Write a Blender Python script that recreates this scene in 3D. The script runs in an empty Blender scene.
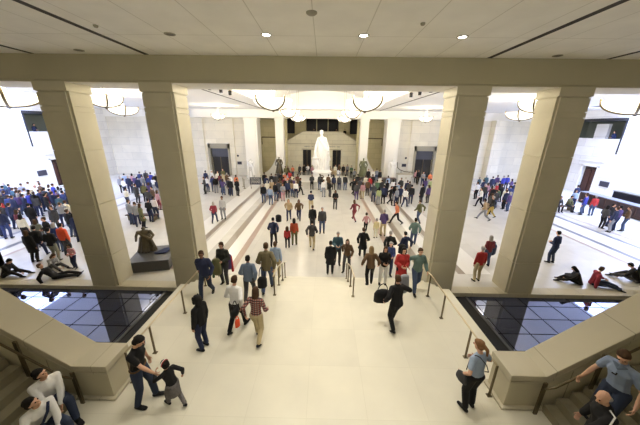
import bpy, bmesh, math, random
from mathutils import Vector, Matrix, Euler
C = bpy.context.scene.collection
PI = math.pi
random.seed(3)
V = Vector

# ------------------------------------------------------------------ materials
def nmat(name):
    m = bpy.data.materials.new(name); m.use_nodes = True
    return m, m.node_tree, m.node_tree.nodes['Principled BSDF']
def flat(name, col, rough=0.7, metal=0.0, spec=0.3, noise=0.0, scale=8.0):
    m, nt, b = nmat(name)
    b.inputs['Base Color'].default_value = (*col, 1)
    b.inputs['Roughness'].default_value = rough
    b.inputs['Metallic'].default_value = metal
    b.inputs['Specular IOR Level'].default_value = spec
    if noise:
        tc = nt.nodes.new('ShaderNodeTexCoord'); n = nt.nodes.new('ShaderNodeTexNoise')
        n.inputs['Scale'].default_value = scale; n.inputs['Detail'].default_value = 4
        r = nt.nodes.new('ShaderNodeMapRange')
        r.inputs['To Min'].default_value = 1 - noise; r.inputs['To Max'].default_value = 1 + noise
        mx = nt.nodes.new('ShaderNodeMix'); mx.data_type = 'RGBA'; mx.blend_type = 'MULTIPLY'
        mx.inputs['Factor'].default_value = 1
        mx.inputs['A'].default_value = (*col, 1)
        nt.links.new(tc.outputs['Object'], n.inputs['Vector'])
        nt.links.new(n.outputs['Fac'], r.inputs['Value'])
        nt.links.new(r.outputs['Result'], mx.inputs['B'])
        nt.links.new(mx.outputs['Result'], b.inputs['Base Color'])
    return m
def stone(name, col, joint, bw, bh, axes='XZ', rough=0.6, spec=0.3, mortar=0.008, off=0.5, var=0.06, coat=0.0, loc=(0, 0, 0)):
    """limestone or marble laid in blocks: brick pattern in object space plus soft mottling"""
    m, nt, b = nmat(name)
    b.inputs['Roughness'].default_value = rough
    b.inputs['Specular IOR Level'].default_value = spec
    tc = nt.nodes.new('ShaderNodeTexCoord')
    sp = nt.nodes.new('ShaderNodeSeparateXYZ'); cb = nt.nodes.new('ShaderNodeCombineXYZ')
    nt.links.new(tc.outputs['Object'], sp.inputs[0])
    nt.links.new(sp.outputs[axes[0]], cb.inputs['X']); nt.links.new(sp.outputs[axes[1]], cb.inputs['Y'])
    mp = nt.nodes.new('ShaderNodeMapping'); mp.inputs['Location'].default_value = loc
    nt.links.new(cb.outputs[0], mp.inputs['Vector'])
    br = nt.nodes.new('ShaderNodeTexBrick')
    br.inputs['Scale'].default_value = 1
    br.inputs['Brick Width'].default_value = bw; br.inputs['Row Height'].default_value = bh
    br.inputs['Mortar Size'].default_value = mortar; br.inputs['Mortar Smooth'].default_value = 0.2
    br.offset = off
    c1 = [min(1, c * (1 + var)) for c in col]; c2 = [c * (1 - var) for c in col]
    br.inputs['Color1'].default_value = (*c1, 1); br.inputs['Color2'].default_value = (*c2, 1)
    br.inputs['Mortar'].default_value = (*joint, 1)
    nt.links.new(mp.outputs[0], br.inputs['Vector'])
    n = nt.nodes.new('ShaderNodeTexNoise'); n.inputs['Scale'].default_value = 1.3; n.inputs['Detail'].default_value = 6
    nt.links.new(tc.outputs['Object'], n.inputs['Vector'])
    r = nt.nodes.new('ShaderNodeMapRange'); r.inputs['To Min'].default_value = 0.9; r.inputs['To Max'].default_value = 1.1
    nt.links.new(n.outputs['Fac'], r.inputs['Value'])
    mx = nt.nodes.new('ShaderNodeMix'); mx.data_type = 'RGBA'; mx.blend_type = 'MULTIPLY'; mx.inputs['Factor'].default_value = 1
    nt.links.new(br.outputs['Color'], mx.inputs['A']); nt.links.new(r.outputs['Result'], mx.inputs['B'])
    nt.links.new(mx.outputs['Result'], b.inputs['Base Color'])
    return m
def emit(name, col, e):
    m, nt, b = nmat(name)
    b.inputs['Base Color'].default_value = (*col, 1)
    b.inputs['Emission Color'].default_value = (*col, 1)
    b.inputs['Emission Strength'].default_value = e
    return m

LIME = (0.53, 0.49, 0.36)
M = dict(
    lime=stone('limestone_blocks', LIME, (0.30, 0.27, 0.19), 1.2, 2.0, 'XZ', mortar=0.012, off=0),
    lime_y=stone('limestone_blocks_side', LIME, (0.30, 0.27, 0.19), 1.9, 0.95, 'YZ', mortar=0.012),
    col=flat('limestone_column', LIME, 0.65, noise=0.10, scale=1.7),
    coping=stone('limestone_coping', (0.50, 0.46, 0.35), (0.34, 0.31, 0.23), 1.15, 5.0, 'XY', mortar=0.007, off=0, loc=(0.3, 2.5, 0)),
    beam=flat('dimmed_limestone_beam', (0.43, 0.395, 0.275), 0.7, noise=0.10, scale=0.8),  # column limestone made darker here, dim bounce light put into the colour
    pav=stone('cream_pavilion_blocks', (0.74, 0.70, 0.55), (0.50, 0.46, 0.34), 1.6, 0.8, 'XZ', mortar=0.012),
    step=flat('shade_darkened_treads', (0.26, 0.23, 0.155), 0.6, noise=0.1),  # tread colour darkened to carry the shade lying on the side stairs
    landing=stone('cream_landing_paving', (0.69, 0.66, 0.55), (0.64, 0.61, 0.50), 1.22, 1.22, 'XY', rough=0.28, spec=0.5, mortar=0.006, var=0.03, off=0),
    hall=stone('pale_hall_paving', (0.62, 0.605, 0.56), (0.52, 0.505, 0.46), 1.8, 1.8, 'XY', rough=0.25, spec=0.5, mortar=0.006, var=0.04, off=0),
    bandw=flat('white_marble_band', (0.78, 0.77, 0.73), 0.25, spec=0.5, noise=0.04),
    bandg=flat('grey_brown_band', (0.24, 0.20, 0.16), 0.3, spec=0.5, noise=0.12, scale=3),
    bandr=flat('rosy_taupe_band', (0.36, 0.27, 0.22), 0.3, spec=0.5, noise=0.12, scale=3),
    bandb=flat('blue_grey_band', (0.17, 0.18, 0.21), 0.3, spec=0.5, noise=0.1, scale=3),
    wall=stone('pale_wall_blocks', (0.70, 0.66, 0.55), (0.50, 0.48, 0.42), 2.4, 1.0, 'XZ', mortar=0.012),
    wall_y=stone('pale_wall_blocks_side', (0.72, 0.72, 0.71), (0.50, 0.50, 0.52), 2.4, 1.0, 'YZ', mortar=0.014),
    olive=stone('olive_limestone_wall', (0.56, 0.50, 0.30), (0.38, 0.34, 0.18), 1.4, 0.7, 'XZ', mortar=0.010),
    white=flat('white_plaster', (0.80, 0.78, 0.72), 0.8, noise=0.03),
    ceil=stone('painted_ceiling_panels', (0.90, 0.88, 0.82), (0.68, 0.66, 0.59), 1.24, 2.6, 'XY', rough=0.9, mortar=0.012, var=0.01, off=0, loc=(0.0, 0.3, 0)),
    hceil=flat('hall_ceiling_paint', (0.88, 0.87, 0.85), 0.9),
    groove=flat('ceiling_groove', (0.05, 0.045, 0.04), 0.8),
    statue=flat('white_statue_plaster', (0.86, 0.85, 0.82), 0.6, noise=0.05, scale=3),
    bronze=flat('dark_bronze', (0.09, 0.075, 0.05), 0.4, 0.7, noise=0.2),
    greenbronze=flat('green_bronze', (0.16, 0.17, 0.10), 0.5, 0.4, noise=0.2),
    rail=flat('bronze_rail', (0.16, 0.13, 0.08), 0.35, 0.8),
    handrail=flat('pale_brass_handrail', (0.60, 0.52, 0.36), 0.3, 0.8),
    granite=flat('dark_granite', (0.055, 0.055, 0.055), 0.35, spec=0.5, noise=0.3, scale=20),
    blackstone=flat('matt_black_stone', (0.012, 0.012, 0.013), 0.6, spec=0.2),
    wood=flat('dark_red_wood', (0.06, 0.025, 0.02), 0.4, noise=0.2, scale=6),
    door=flat('dark_door_wood', (0.03, 0.014, 0.011), 0.5, noise=0.2, scale=4),
    dark=flat('dark_recess_paint', (0.035, 0.035, 0.04), 0.8),
    bluepanel=flat('dark_blue_grey_panel', (0.07, 0.075, 0.10), 0.5),
    balc=flat('grey_green_balcony_wall', (0.16, 0.18, 0.16), 0.8),
    sign=flat('dark_sign_plate', (0.05, 0.05, 0.07), 0.5),
    signtext=flat('pale_sign_lettering', (0.55, 0.53, 0.45), 0.6),
    bowl=emit('glowing_alabaster_glass', (1.0, 0.94, 0.80), 1.1),
    lamp=emit('downlight_lens', (1.0, 0.95, 0.85), 25.0),
    lampoff=flat('unlit_lamp_lens', (0.12, 0.11, 0.09), 0.4),
    trimring=flat('lamp_trim_ring', (0.30, 0.28, 0.22), 0.5),
    metal=flat('brushed_metal', (0.35, 0.34, 0.31), 0.35, 0.8),
    glass=flat('smoked_black_glass', (0.02, 0.02, 0.025), 0.1, spec=0.6),
    leaf=flat('green_leaves', (0.06, 0.14, 0.03), 0.7),
    paper=flat('white_paper', (0.8, 0.8, 0.78), 0.8),
)
def pool_material():
    m, nt, b = nmat('still_dark_water_over_tiles')
    b.inputs['Roughness'].default_value = 0.03
    b.inputs['IOR'].default_value = 2.6
    b.inputs['Specular IOR Level'].default_value = 0.6
    b.inputs['Specular Tint'].default_value = (.62, .70, 1.0, 1)
    tc = nt.nodes.new('ShaderNodeTexCoord'); mp = nt.nodes.new('ShaderNodeMapping')
    mp.inputs['Location'].default_value = (0.5, 0.15, 0)
    nt.links.new(tc.outputs['Object'], mp.inputs['Vector'])
    br = nt.nodes.new('ShaderNodeTexBrick'); br.offset = 0
    br.inputs['Scale'].default_value = 1
    br.inputs['Brick Width'].default_value = 1.0; br.inputs['Row Height'].default_value = 0.75
    br.inputs['Mortar Size'].default_value = 0.018; br.inputs['Mortar Smooth'].default_value = 0
    br.inputs['Color1'].default_value = (0.035, 0.040, 0.075, 1); br.inputs['Color2'].default_value = (0.028, 0.032, 0.065, 1)
    br.inputs['Mortar'].default_value = (0.001, 0.001, 0.001, 1)
    nt.links.new(mp.outputs[0], br.inputs['Vector'])
    nt.links.new(br.outputs['Color'], b.inputs['Base Color'])
    r = nt.nodes.new('ShaderNodeMapRange'); r.inputs['To Min'].default_value = 0.03; r.inputs['To Max'].default_value = 0.9
    nt.links.new(br.outputs['Fac'], r.inputs['Value']); nt.links.new(r.outputs['Result'], b.inputs['Roughness'])
    r2 = nt.nodes.new('ShaderNodeMapRange'); r2.inputs['To Min'].default_value = 0.6; r2.inputs['To Max'].default_value = 0.0
    nt.links.new(br.outputs['Fac'], r2.inputs['Value']); nt.links.new(r2.outputs['Result'], b.inputs['Specular IOR Level'])
    return m
M['pool'] = pool_material()

# ------------------------------------------------------------------ mesh helpers
def NB(): return bmesh.new()
def box(bm, x0, x1, y0, y1, z0, z1):
    vs = [bm.verts.new((x, y, z)) for x in (x0, x1) for y in (y0, y1) for z in (z0, z1)]
    for f in ((0, 1, 3, 2), (4, 6, 7, 5), (0, 4, 5, 1), (2, 3, 7, 6), (0, 2, 6, 4), (1, 5, 7, 3)):
        bm.faces.new([vs[i] for i in f])
def prism(bm, pts, y0, y1, axis='y'):
    """polygon pts (a, z) extruded between y0 and y1; axis says which world axis is extruded"""
    def P(a, b, t):
        return (a, t, b) if axis == 'y' else (t, a, b) if axis == 'x' else (a, b, t)
    A = [bm.verts.new(P(a, b, y0)) for a, b in pts]; B = [bm.verts.new(P(a, b, y1)) for a, b in pts]
    n = len(pts)
    bm.faces.new(A); bm.faces.new(B[::-1])
    for i in range(n):
        bm.faces.new([A[i], B[i], B[(i + 1) % n], A[(i + 1) % n]])
def lathe(bm, prof, c=(0, 0, 0), n=28, cap=True):
    rings = []
    for r, z in prof:
        rings.append([bm.verts.new((c[0] + r * math.cos(2 * PI * i / n), c[1] + r * math.sin(2 * PI * i / n), c[2] + z)) for i in range(n)])
    for a, b in zip(rings, rings[1:]):
        for i in range(n):
            bm.faces.new([a[i], a[(i + 1) % n], b[(i + 1) % n], b[i]])
    if cap:
        bm.faces.new(rings[0][::-1]); bm.faces.new(rings[-1])
def tube(bm, pts, r, n=8):
    pts = [V(p) for p in pts]; rings = []
    for i, p in enumerate(pts):
        d = (pts[min(i + 1, len(pts) - 1)] - pts[max(i - 1, 0)]).normalized()
        u = d.cross(V((0, 0, 1)));
        if u.length < 1e-3: u = d.cross(V((0, 1, 0)))
        u.normalize(); w = u.cross(d)
        rr = r[i] if isinstance(r, (list, tuple)) else r
        rings.append([bm.verts.new(p + u * rr * math.cos(2 * PI * k / n) + w * rr * math.sin(2 * PI * k / n)) for k in range(n)])
    for a, b in zip(rings, rings[1:]):
        for i in range(n):
            bm.faces.new([a[i], a[(i + 1) % n], b[(i + 1) % n], b[i]])
    bm.faces.new(rings[0][::-1]); bm.faces.new(rings[-1])
def obj(name, bm, mat, parent=None, smooth=False, bevel=0.0):
    bmesh.ops.recalc_face_normals(bm, faces=bm.faces[:])
    me = bpy.data.meshes.new(name); bm.to_mesh(me); bm.free()
    me.materials.append(M[mat] if isinstance(mat, str) else mat)
    if smooth:
        for p in me.polygons: p.use_smooth = True
    o = bpy.data.objects.new(name, me); C.objects.link(o)
    if parent is not None: o.parent = parent
    if bevel:
        b = o.modifiers.new('bevel', 'BEVEL'); b.width = bevel; b.segments = 2; b.limit_method = 'ANGLE'
    return o
def struct(name, bm, mat, **k):
    o = obj(name, bm, mat, **k); o['kind'] = 'structure'; return o
def tag(o, label, cat, group=None):
    o['label'] = label; o['category'] = cat
    if group: o['group'] = group
    return o
def thing(name, label, cat, loc=(0, 0, 0), rotz=0, group=None):
    o = bpy.data.objects.new(name, None); C.objects.link(o)
    o.location = loc; o.rotation_euler = (0, 0, rotz); o.empty_display_size = 0.2
    return tag(o, label, cat, group)
def dup(root, loc=None, rotz=None, label=None, group=None):
    r = root.copy(); C.objects.link(r)
    if loc is not None: r.location = loc
    if rotz is not None: r.rotation_euler = (0, 0, rotz)
    if label: r['label'] = label
    if group: r['group'] = group
    for ch in list(root.children):
        c = ch.copy(); C.objects.link(c); c.parent = r
        for g in list(ch.children):
            d = g.copy(); C.objects.link(d); d.parent = c
    return r

# ------------------------------------------------------------------ the setting
YA = 9.44           # front face of the arcade
HZ = -1.0           # hall floor
CZ = 7.68           # ceilings
# landing, stairs, stair ramps
b = NB(); box(b, -4.9, 4.9, -6, 8.2, -1.6, 0)
box(b, -16, -4.9, -6, 3.94, -1.6, -0.02); box(b, 4.9, 16, -6, 3.94, -1.6, -0.02)
struct('floor', b, 'landing')
b = NB(); box(b, -29.2, 29.2, YA + .4, 45, -1.6, HZ); box(b, -4.9, 4.9, YA, YA + .4, -1.6, HZ)
struct('floor_hall', b, 'hall')
b = NB()
for k in range(5):
    box(b, -4.75, 4.75, 8.2 + .4 * k, 8.2 + .4 * (k + 1), -1.5, -.16667 * (k + 1))
struct('trim_1', b, 'landing')          # the broad flight down to the hall
n = 2
for x0, x1, mt in ((3.92, 4.26, 'bandr'), (4.95, 5.38, 'bandg'), (6.75, 7.10, 'bandg'), (4.26, 4.95, 'bandw'), (7.10, 8.3, 'bandw'), (5.9, 6.6, 'bandw'),
                   (16.1, 16.3, 'bandr'), (17.05, 17.4, 'bandb'), (18.85, 19.15, 'bandb'), (19.9, 20.05, 'bandr'), (17.4, 18.85, 'bandw'), (16.3, 17.05, 'bandw')):
    for s in (-1, 1):
        b = NB(); box(b, min(s * x0, s * x1), max(s * x0, s * x1), 10.95, 34.6, HZ - .02, HZ + .004)
        struct('trim_%d' % n, b, mt); n += 1
# side stairs climbing away on both sides
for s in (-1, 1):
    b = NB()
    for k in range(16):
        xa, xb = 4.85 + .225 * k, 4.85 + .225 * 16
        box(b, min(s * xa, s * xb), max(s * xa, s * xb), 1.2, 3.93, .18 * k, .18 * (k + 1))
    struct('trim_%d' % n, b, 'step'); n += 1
    # inner partition of the side stair, toward the viewer
# stone parapets with coping between side stairs and pool
for s in (-1, 1):
    b = NB(); box(b, min(s * 4.9, s * 15), max(s * 4.9, s * 15), YA + .25, YA + .45, -1.5, HZ - .13); struct('trim_%d' % n, b, 'coping'); n += 1
    t = thing('stone_parapet', 'sloping limestone parapet with wide coping beside the %s' % ('two white-shirted sitters' if s < 0 else 'stairs with the blue-shirted person'), 'parapet', (s * 4.05, 4.25, 0), group='stone parapets of the side stairs')
    def X(v): return v - 4.05 if s > 0 else -(v - 4.05)
    b = NB(); prism(b, [(X(4.09), -0.01), (X(4.09), .76), (X(4.76), .76), (X(8.6), .76 + 3.84 * .82), (X(8.6), -.01)], -.27, .27)
    o = obj('wall_body', b, 'lime', t, bevel=0.01)
    b = NB(); prism(b, [(X(4.04), .76), (X(4.04), .90), (X(4.74), .90), (X(8.6), .90 + 3.86 * .82), (X(8.6), .76 + 3.84 * .82), (X(4.76), .76)], -.31, .31)
    obj('coping', b, 'coping', t, bevel=0.012)
    b = NB(); prism(b, [(X(4.07), .67), (X(4.07), .73), (X(4.77), .73), (X(8.6), .73 + 3.83 * .82), (X(8.6), .67 + 3.82 * .82), (X(4.79), .67)], -.292, .292)
    obj('moulding', b, 'coping', t, bevel=0.008)
    b = NB(); box(b, min(X(4.02), X(4.98)), max(X(4.02), X(4.98)), -.34, .33, 0, .055)
    obj('plinth', b, 'coping', t, bevel=0.008)
    # outer wall below the pool side
    b = NB(); box(b, min(s * 4.95, s * 15), max(s * 4.95, s * 15), 3.99, 4.5, -1.5, 0.0)
    struct('trim_%d' % n, b, 'lime'); n += 1
    # wall rail on the stair face of the parapet
    t = thing('wall_handrail', 'bronze stair handrail with flat posts on the face of the parapet by the %s' % ('seated pair' if s < 0 else 'blue-shirted person'), 'handrail', (s * 4.7, 3.86, 0), group='handrails of the side stairs')
    for i, px in enumerate((4.66, 5.55, 6.5)):
        zz = max(0, (px - 4.85) * .8) + (.0 if px < 4.85 else .18)
        b = NB(); box(b, s * (px - 4.7) - .035, s * (px - 4.7) + .035, -.02, .012, zz if i == 0 else zz - .02, zz + .84)
        obj('post', b, 'rail', t)
    b = NB(); tube(b, [(s * -.06, -.05, .74), (s * .12, -.05, .78), (s * 3.2, -.05, .78 + 3.08 * .82)], .022)
    obj('rail', b, 'rail', t, smooth=True)
# reflecting pools
for s in (-1, 1):
    b = NB(); box(b, min(s * 6.38, s * 15), max(s * 6.38, s * 14.98), 4.5, YA - .002, -1.5, -1.17)
    o = tag(obj('reflecting_pool', b, 'pool'), 'dark gridded reflecting pool %s' % ('below the outer column by the bronze statue' if s < 0 else 'beneath the ledge where a pair sits'), 'pool', 'dark reflecting pools')
    b = NB(); box(b, min(s * 4.9, s * 6.30), max(s * 4.9, s * 6.30), 4.5, YA - .001, -1.5, -1.18)
    struct('trim_%d' % n, b, 'blackstone'); n += 1
    b = NB(); box(b, min(s * 6.30, s * 6.38), max(s * 6.30, s * 6.38), 4.5, YA - .001, -1.5, -1.155)
    struct('trim_%d' % n, b, 'granite'); n += 1
    b = NB(); box(b, min(s * 4.76, s * 15), max(s * 4.76, s * 15), YA - .02, YA + .45, -1.3, HZ + .003)
    struct('trim_%d' % n, b, 'coping'); n += 1
# added fill light with an unseen bar frame, brightening ceiling and column fronts
t = thing('added_fill_frame', 'added unseen frame around the fill light behind the balcony', 'window', (0, -5.97, 5.9))
b = NB(); 
for x in range(-5, 6): box(b, x * 1.2 - .03, x * 1.2 + .03, -.03, .03, -1.3, 1.3)
box(b, -6, 6, -.03, .03, 1.27, 1.33); box(b, -6, 6, -.03, .03, -1.33, -1.27)
obj('fill_bars', b, 'rail', t)
A = bpy.data.lights.new('added_fill_light', 'AREA'); A.shape = 'RECTANGLE'; A.size = 11.9; A.size_y = 2.5; A.energy = 230; A.color = (1, .97, .90)
o = bpy.data.objects.new('added_fill_light', A); C.objects.link(o); o.location = (0, -5.9, 5.9); o.rotation_euler = (PI / 2, 0, 0); o.parent = None
# stone columns
def column(cx, label):
    t = thing('stone_column', label, 'column', (cx, YA + .475, HZ), group='square limestone columns of the arcade')
    w, d, ins = .53, .475, .035
    b = NB()
    s = 1 if cx < 0 else -1      # the rebated corner faces the middle of the hall
    segs = [(0, 1.42), (1.44, 3.58), (3.60, 5.62), (5.64, 6.92), (6.945, 7.10), (7.125, 7.55), (7.575, 7.88)]
    def cross(z0, z1, i):
        W, D, n_ = w - i, d - i, .075
        pts = [(-W, -D), (W - n_, -D), (W - n_, -D + n_), (W, -D + n_), (W, D), (-W, D)]
        pts = [(s * x, y) for x, y in pts]
        prism(b, pts, z0, z1, axis='z')
    for z0, z1 in segs: cross(z0, z1, 0)
    for (a0, a1), (c0, c1) in zip(segs, segs[1:]): cross(a1, c0, ins)
    obj('shaft', b, 'col', t)
    b = NB(); box(b, -w - .03, w + .03, -d - .03, d + .03, 7.60, 7.88)
    obj('capital', b, 'col', t)
    return t
column(-8.93, 'square limestone column beside the robed bronze statue, farther from the stairs')
column(-5.35, 'square limestone column at the stair edge, next to the person with clasped hands')
column(5.17, 'square limestone column at the stair edge, next to the grey-haired red sweater')
column(8.52, 'square limestone column near the pair sitting on the ledge')
# beam and soffit over the arcade
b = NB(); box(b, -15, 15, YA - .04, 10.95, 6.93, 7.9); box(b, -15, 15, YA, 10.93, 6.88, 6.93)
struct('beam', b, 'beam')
b = NB(); box(b, -15, 15, YA + .06, 10.9, 6.868, 6.885)
struct('trim_%d' % n, b, 'white'); n += 1
# entrance side: ceiling with dark slots
b = NB(); box(b, -15, 15, -6, YA, CZ + .03, CZ + .3)
for x0, x1 in ((-15, -9.2), (-9.12, -5.5), (-5.4, 5.4), (5.5, 9.12), (9.2, 15)):
    box(b, x0, x1, -6, YA - .02, CZ, CZ + .03)
struct('ceiling', b, 'ceil')
b = NB()
for x in (-9.16, -5.45, 5.45, 9.16): box(b, x - .075, x + .075, -6, YA - .02, CZ - .004, CZ + .032)
struct('trim_%d' % n, b, 'groove'); n += 1
b = NB(); box(b, -15.2, 15.2, -6.2, -6, -1.5, 8); struct('wall_back', b, 'lime')
for s in (-1, 1):
    b = NB(); box(b, min(s * 15, s * 15.2), max(s * 15, s * 15.2), -6, 10.95, -1.5, 8); struct('wall_%s' % ('left' if s < 0 else 'right'), b, 'lime_y')
b = NB(); box(b, -15, 15, -6, .35, 3.55, 3.9); struct('floor_balcony', b, 'landing')
# recessed downlights
def downlight(x, y, lit, label):
    t = thing('recessed_downlight', label, 'ceiling light', (x, y, CZ), group='recessed downlights of the entrance ceiling')
    b = NB(); lathe(b, [(.095, -.012), (.13, -.012), (.135, .003), (.095, .003), (.095, -.012)], cap=False)
    obj('trim_ring', b, 'trimring', t, smooth=False)
    b = NB(); lathe(b, [(.094, -.004), (.094, .002)]); obj('lens', b, 'lamp' if lit else 'lampoff', t)
    if lit:
        L = bpy.data.lights.new('downlight_beam', 'SPOT'); L.energy = DL; L.color = (1, .93, .80); L.spot_size = math.radians(100 if y > 7 else 84); L.spot_blend = 1.0; L.shadow_soft_size = .12
        o = bpy.data.objects.new('downlight_beam', L); C.objects.link(o); o.parent = t; o.location = (0, 0, -.03)
DL = 440
for x, y, lit, lab in ((-3.6, 7.44, 0, 'unlit round downlight over the hooded visitor, nearest to the beam'), (-1.2, 7.42, 1, 'glowing downlight first of the three lit ones near the beam'), (1.2, 7.42, 1, 'glowing downlight in the middle of the three lit ones'),
                       (3.63, 7.46, 1, 'glowing downlight nearest the column with the grey-haired visitor'), (-7.25, 8.97, 0, 'unlit flat downlight above the pool with the bronze statue beyond'), (7.3, 9.06, 0, 'unlit flat downlight above the pool with the ledge sitters beyond')):
    downlight(x, y, lit, lab)
k = 0
for y in (4.4, 1.4):
    for x in (-1.6, 1.6):
        downlight(x, y, 1, 'glowing downlight in the ceiling behind the balcony, above the landing floor'); k += 1
for x, y, nm in ((-.02, 6.1, 'small white smoke detector between the seams of the ceiling'), (-5.0, 6.9, 'tiny round ceiling sensor by the dark slot over the pool of the bronze statue'), (2.35, 6.6, 'tiny round ceiling sensor beyond the middle lit downlights')):
    b = NB(); r = .11 if x > -1 and x < 1 else .05
    lathe(b, [(r, 0), (r, -.02), (r * .7, -.045), (r * .3, -.05)]); tag(obj('smoke_detector', b, 'trimring', smooth=True), nm, 'smoke detector').location = (x, y, CZ)

# ------------------------------------------------------------------ the hall
def seg_wall(name, boxes, mat):
    b = NB()
    for q in boxes: box(b, *q)
    return struct(name, b, mat)
XW = 29.0
for s in (-1, 1):
    nm = 'left' if s < 0 else 'right'
    def bx(x0, x1, *r): return (min(s * x0, s * x1), max(s * x0, s * x1)) + r
    seg_wall('wall_hall_' + nm, [
        bx(XW, XW + .6, 10.9, 26.42, -1.4, 11.2),
        bx(XW, XW + .6, 26.42, 27.75, -1.4, 4.82), bx(XW, XW + .6, 27.75, 29.45, 2.0, 4.82), bx(XW, XW + .6, 29.45, 37, -1.4, 4.82),
        bx(XW, XW + .6, 26.42, 37, 6.82, 8.6), bx(XW, XW + .6, 33.6, 37, 4.82, 6.82),
        bx(XW - .06, XW + .05, 27.3, 37, 2.50, 2.56),
        bx(XW - .03, XW + .15, 26.62, 33.6, 4.74, 4.83)], 'wall_y')
    seg_wall('trim_%d' % n, [bx(XW - .012, XW, 26.44, 26.60, 3.4, 6.82), bx(XW - .03, XW + .3, 26.42, 33.6, 6.55, 6.82)], 'dark'); n += 1
    # balcony room behind the opening
    seg_wall('wall_balcony_' + nm, [bx(XW + 3.4, XW + 3.6, 26, 34, 4.6, 7.2), bx(XW + .6, XW + 3.4, 25.8, 26, 4.6, 7.2), bx(XW + .6, XW + 3.4, 33.8, 34, 4.6, 7.2), bx(XW + .6, XW + 3.4, 26, 34, 7.0, 7.2)], 'balc')
    b = NB(); box(b, *bx(XW + .6, XW + 3.4, 26, 34, 3.7, 3.9)); struct('floor_balcony_' + nm, b, 'bandb')
    if s > 0:
        b = NB(); box(b, XW + .9, XW + 1.2, 28.9, 30.2, 3.9, 6.3); struct('trim_%d' % n, b, 'wall_y'); n += 1
    # doorway with splayed pale frame
    t = thing('wall_doorway', 'tall dark doorway in the pale side wall %s' % ('behind the densest crowd of navy jackets' if s < 0 else 'beside the long dark wood counter'), 'door', (s * XW, 28.6, HZ))
    b = NB()
    for (q0, q1, z0, z1) in ((-1.0, -.8, 0, 3.05), (.8, 1.0, 0, 3.05), (-1.0, 1.0, 2.95, 3.15)):
        box(b, -.06, .10, q0, q1, z0, z1)
    obj('door_frame', b, 'bandw', t)
    b = NB(); box(b, min(s * .35, s * .42), max(s * .35, s * .42), -.8, .8, 0, 2.95); dl = obj('door_leaf', b, 'door', t)
    b = NB(); box(b, min(s * .30, s * .35), max(s * .30, s * .35), -.62, -.05, .3, 2.6); box(b, min(s * .30, s * .35), max(s * .30, s * .35), .05, .62, .3, 2.6); obj('door_panel', b, 'wood', dl)
    b = NB(); box(b, -.03, .03, -.45, .45, -.27, .27)
    o = tag(obj('wall_plaque', b, 'sign'), 'small dark plaque on the pale side wall next to the doorway %s' % ('above navy jackets' if s < 0 else 'above the dark counter'), 'sign'); o.location = (s * (XW - .03), 26.6, .72 if s < 0 else .42)
# hall ceiling with a central vault and daylight slots by the side walls
VX, V0, V1 = 5.4, 12.6, 33.4
seg_wall('ceiling_hall', [(-24.4, -VX, 10.9, 36.8, CZ - .02, CZ + .25), (VX, 24.4, 10.9, 36.8, CZ - .02, CZ + .25), (-VX, VX, 10.9, V0, CZ - .02, CZ + .25), (-VX, VX, V1, 36.8, CZ - .02, CZ + .25),
                          (-29.6, -24.4, 26.42, 37, CZ - .02, CZ + .25), (24.4, 29.6, 26.42, 37, CZ - .02, CZ + .25)], 'hceil')
b = NB(); prev = None
for i in range(25):
    a = PI * i / 24; x = -VX * math.cos(a); z = CZ + .1 + 1.9 * math.sin(a) ** .8 if 0 < i < 24 else CZ
    cur = (x, z)
    if prev: prism(b, [prev, cur, (cur[0], cur[1] + .2), (prev[0], prev[1] + .2)], V0 - .1, V1 + .1)
    prev = cur
for y in (V0 - .17, V1 - .03):
    box(b, -VX - .2, VX + .2, y, y + .2, CZ - .018, CZ + 2.4)
for y in (17.5, 22.5, 27.5):
    pr = None
    for i in range(25):
        a = PI * i / 24; x = -(VX) * math.cos(a); z = CZ + .06 + 1.9 * math.sin(a) ** .8 if 0 < i < 24 else CZ
        if pr: prism(b, [(pr[0], pr[1] - .05), (x, z - .05), (x, z + .1), (pr[0], pr[1] + .1)], y - .15, y + .15)
        pr = (x, z)
struct('ceiling_vault', b, 'hceil')
b = NB()
for s in (-1, 1): box(b, s * 7.15 - .05, s * 7.15 + .05, 11, 34.8, CZ - .035, CZ - .018)
struct('trim_%d' % n, b, 'groove'); n += 1
# skylight wells: side, end walls, and glazing bars under the open sky
for s in (-1, 1):
    nm = 'left' if s < 0 else 'right'
    x0, x1 = sorted((s * 24.4, s * 24.1)); 
    seg_wall('wall_skylight_' + nm, [(x0, x1, 10.9, 26.6, CZ, 11.2), (min(s * 24.1, s * 29.5), max(s * 24.1, s * 29.5), 10.6, 10.9, -1.4, 11.2), (min(s * 24.1, s * 29.5), max(s * 24.1, s * 29.5), 26.42, 26.7, CZ, 11.2)], 'wall_y')
    t = thing('skylight', 'long daylight slot with glazing bars over the %s side wall' % ('door-crowd' if s < 0 else 'wood-counter'), 'skylight', (s * 26.7, 18.7, 11.0))
    b = NB()
    for y in range(-7, 8): box(b, -2.4, 2.4, y - .03, y + .03, 0, .12)
    box(b, -.04, .04, -7.7, 7.7, 0, .14)
    obj('glazing_bars', b, 'metal', t)
    A = bpy.data.lights.new('sky_window', 'AREA'); A.shape = 'RECTANGLE'; A.size = 4.4; A.size_y = 15.2; A.energy = 7000; A.color = (.50, .60, 1.0)
    o = bpy.data.objects.new('sky_window', A); C.objects.link(o); o.location = (s * 26.7, 18.7, 10.9)
# front wall of the hall outside the arcade
seg_wall('wall_hall_front', [(-29.5, -15, 10.6, 10.95, -1.4, 8), (15, 29.5, 10.6, 10.95, -1.4, 8)], 'wall')
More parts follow.
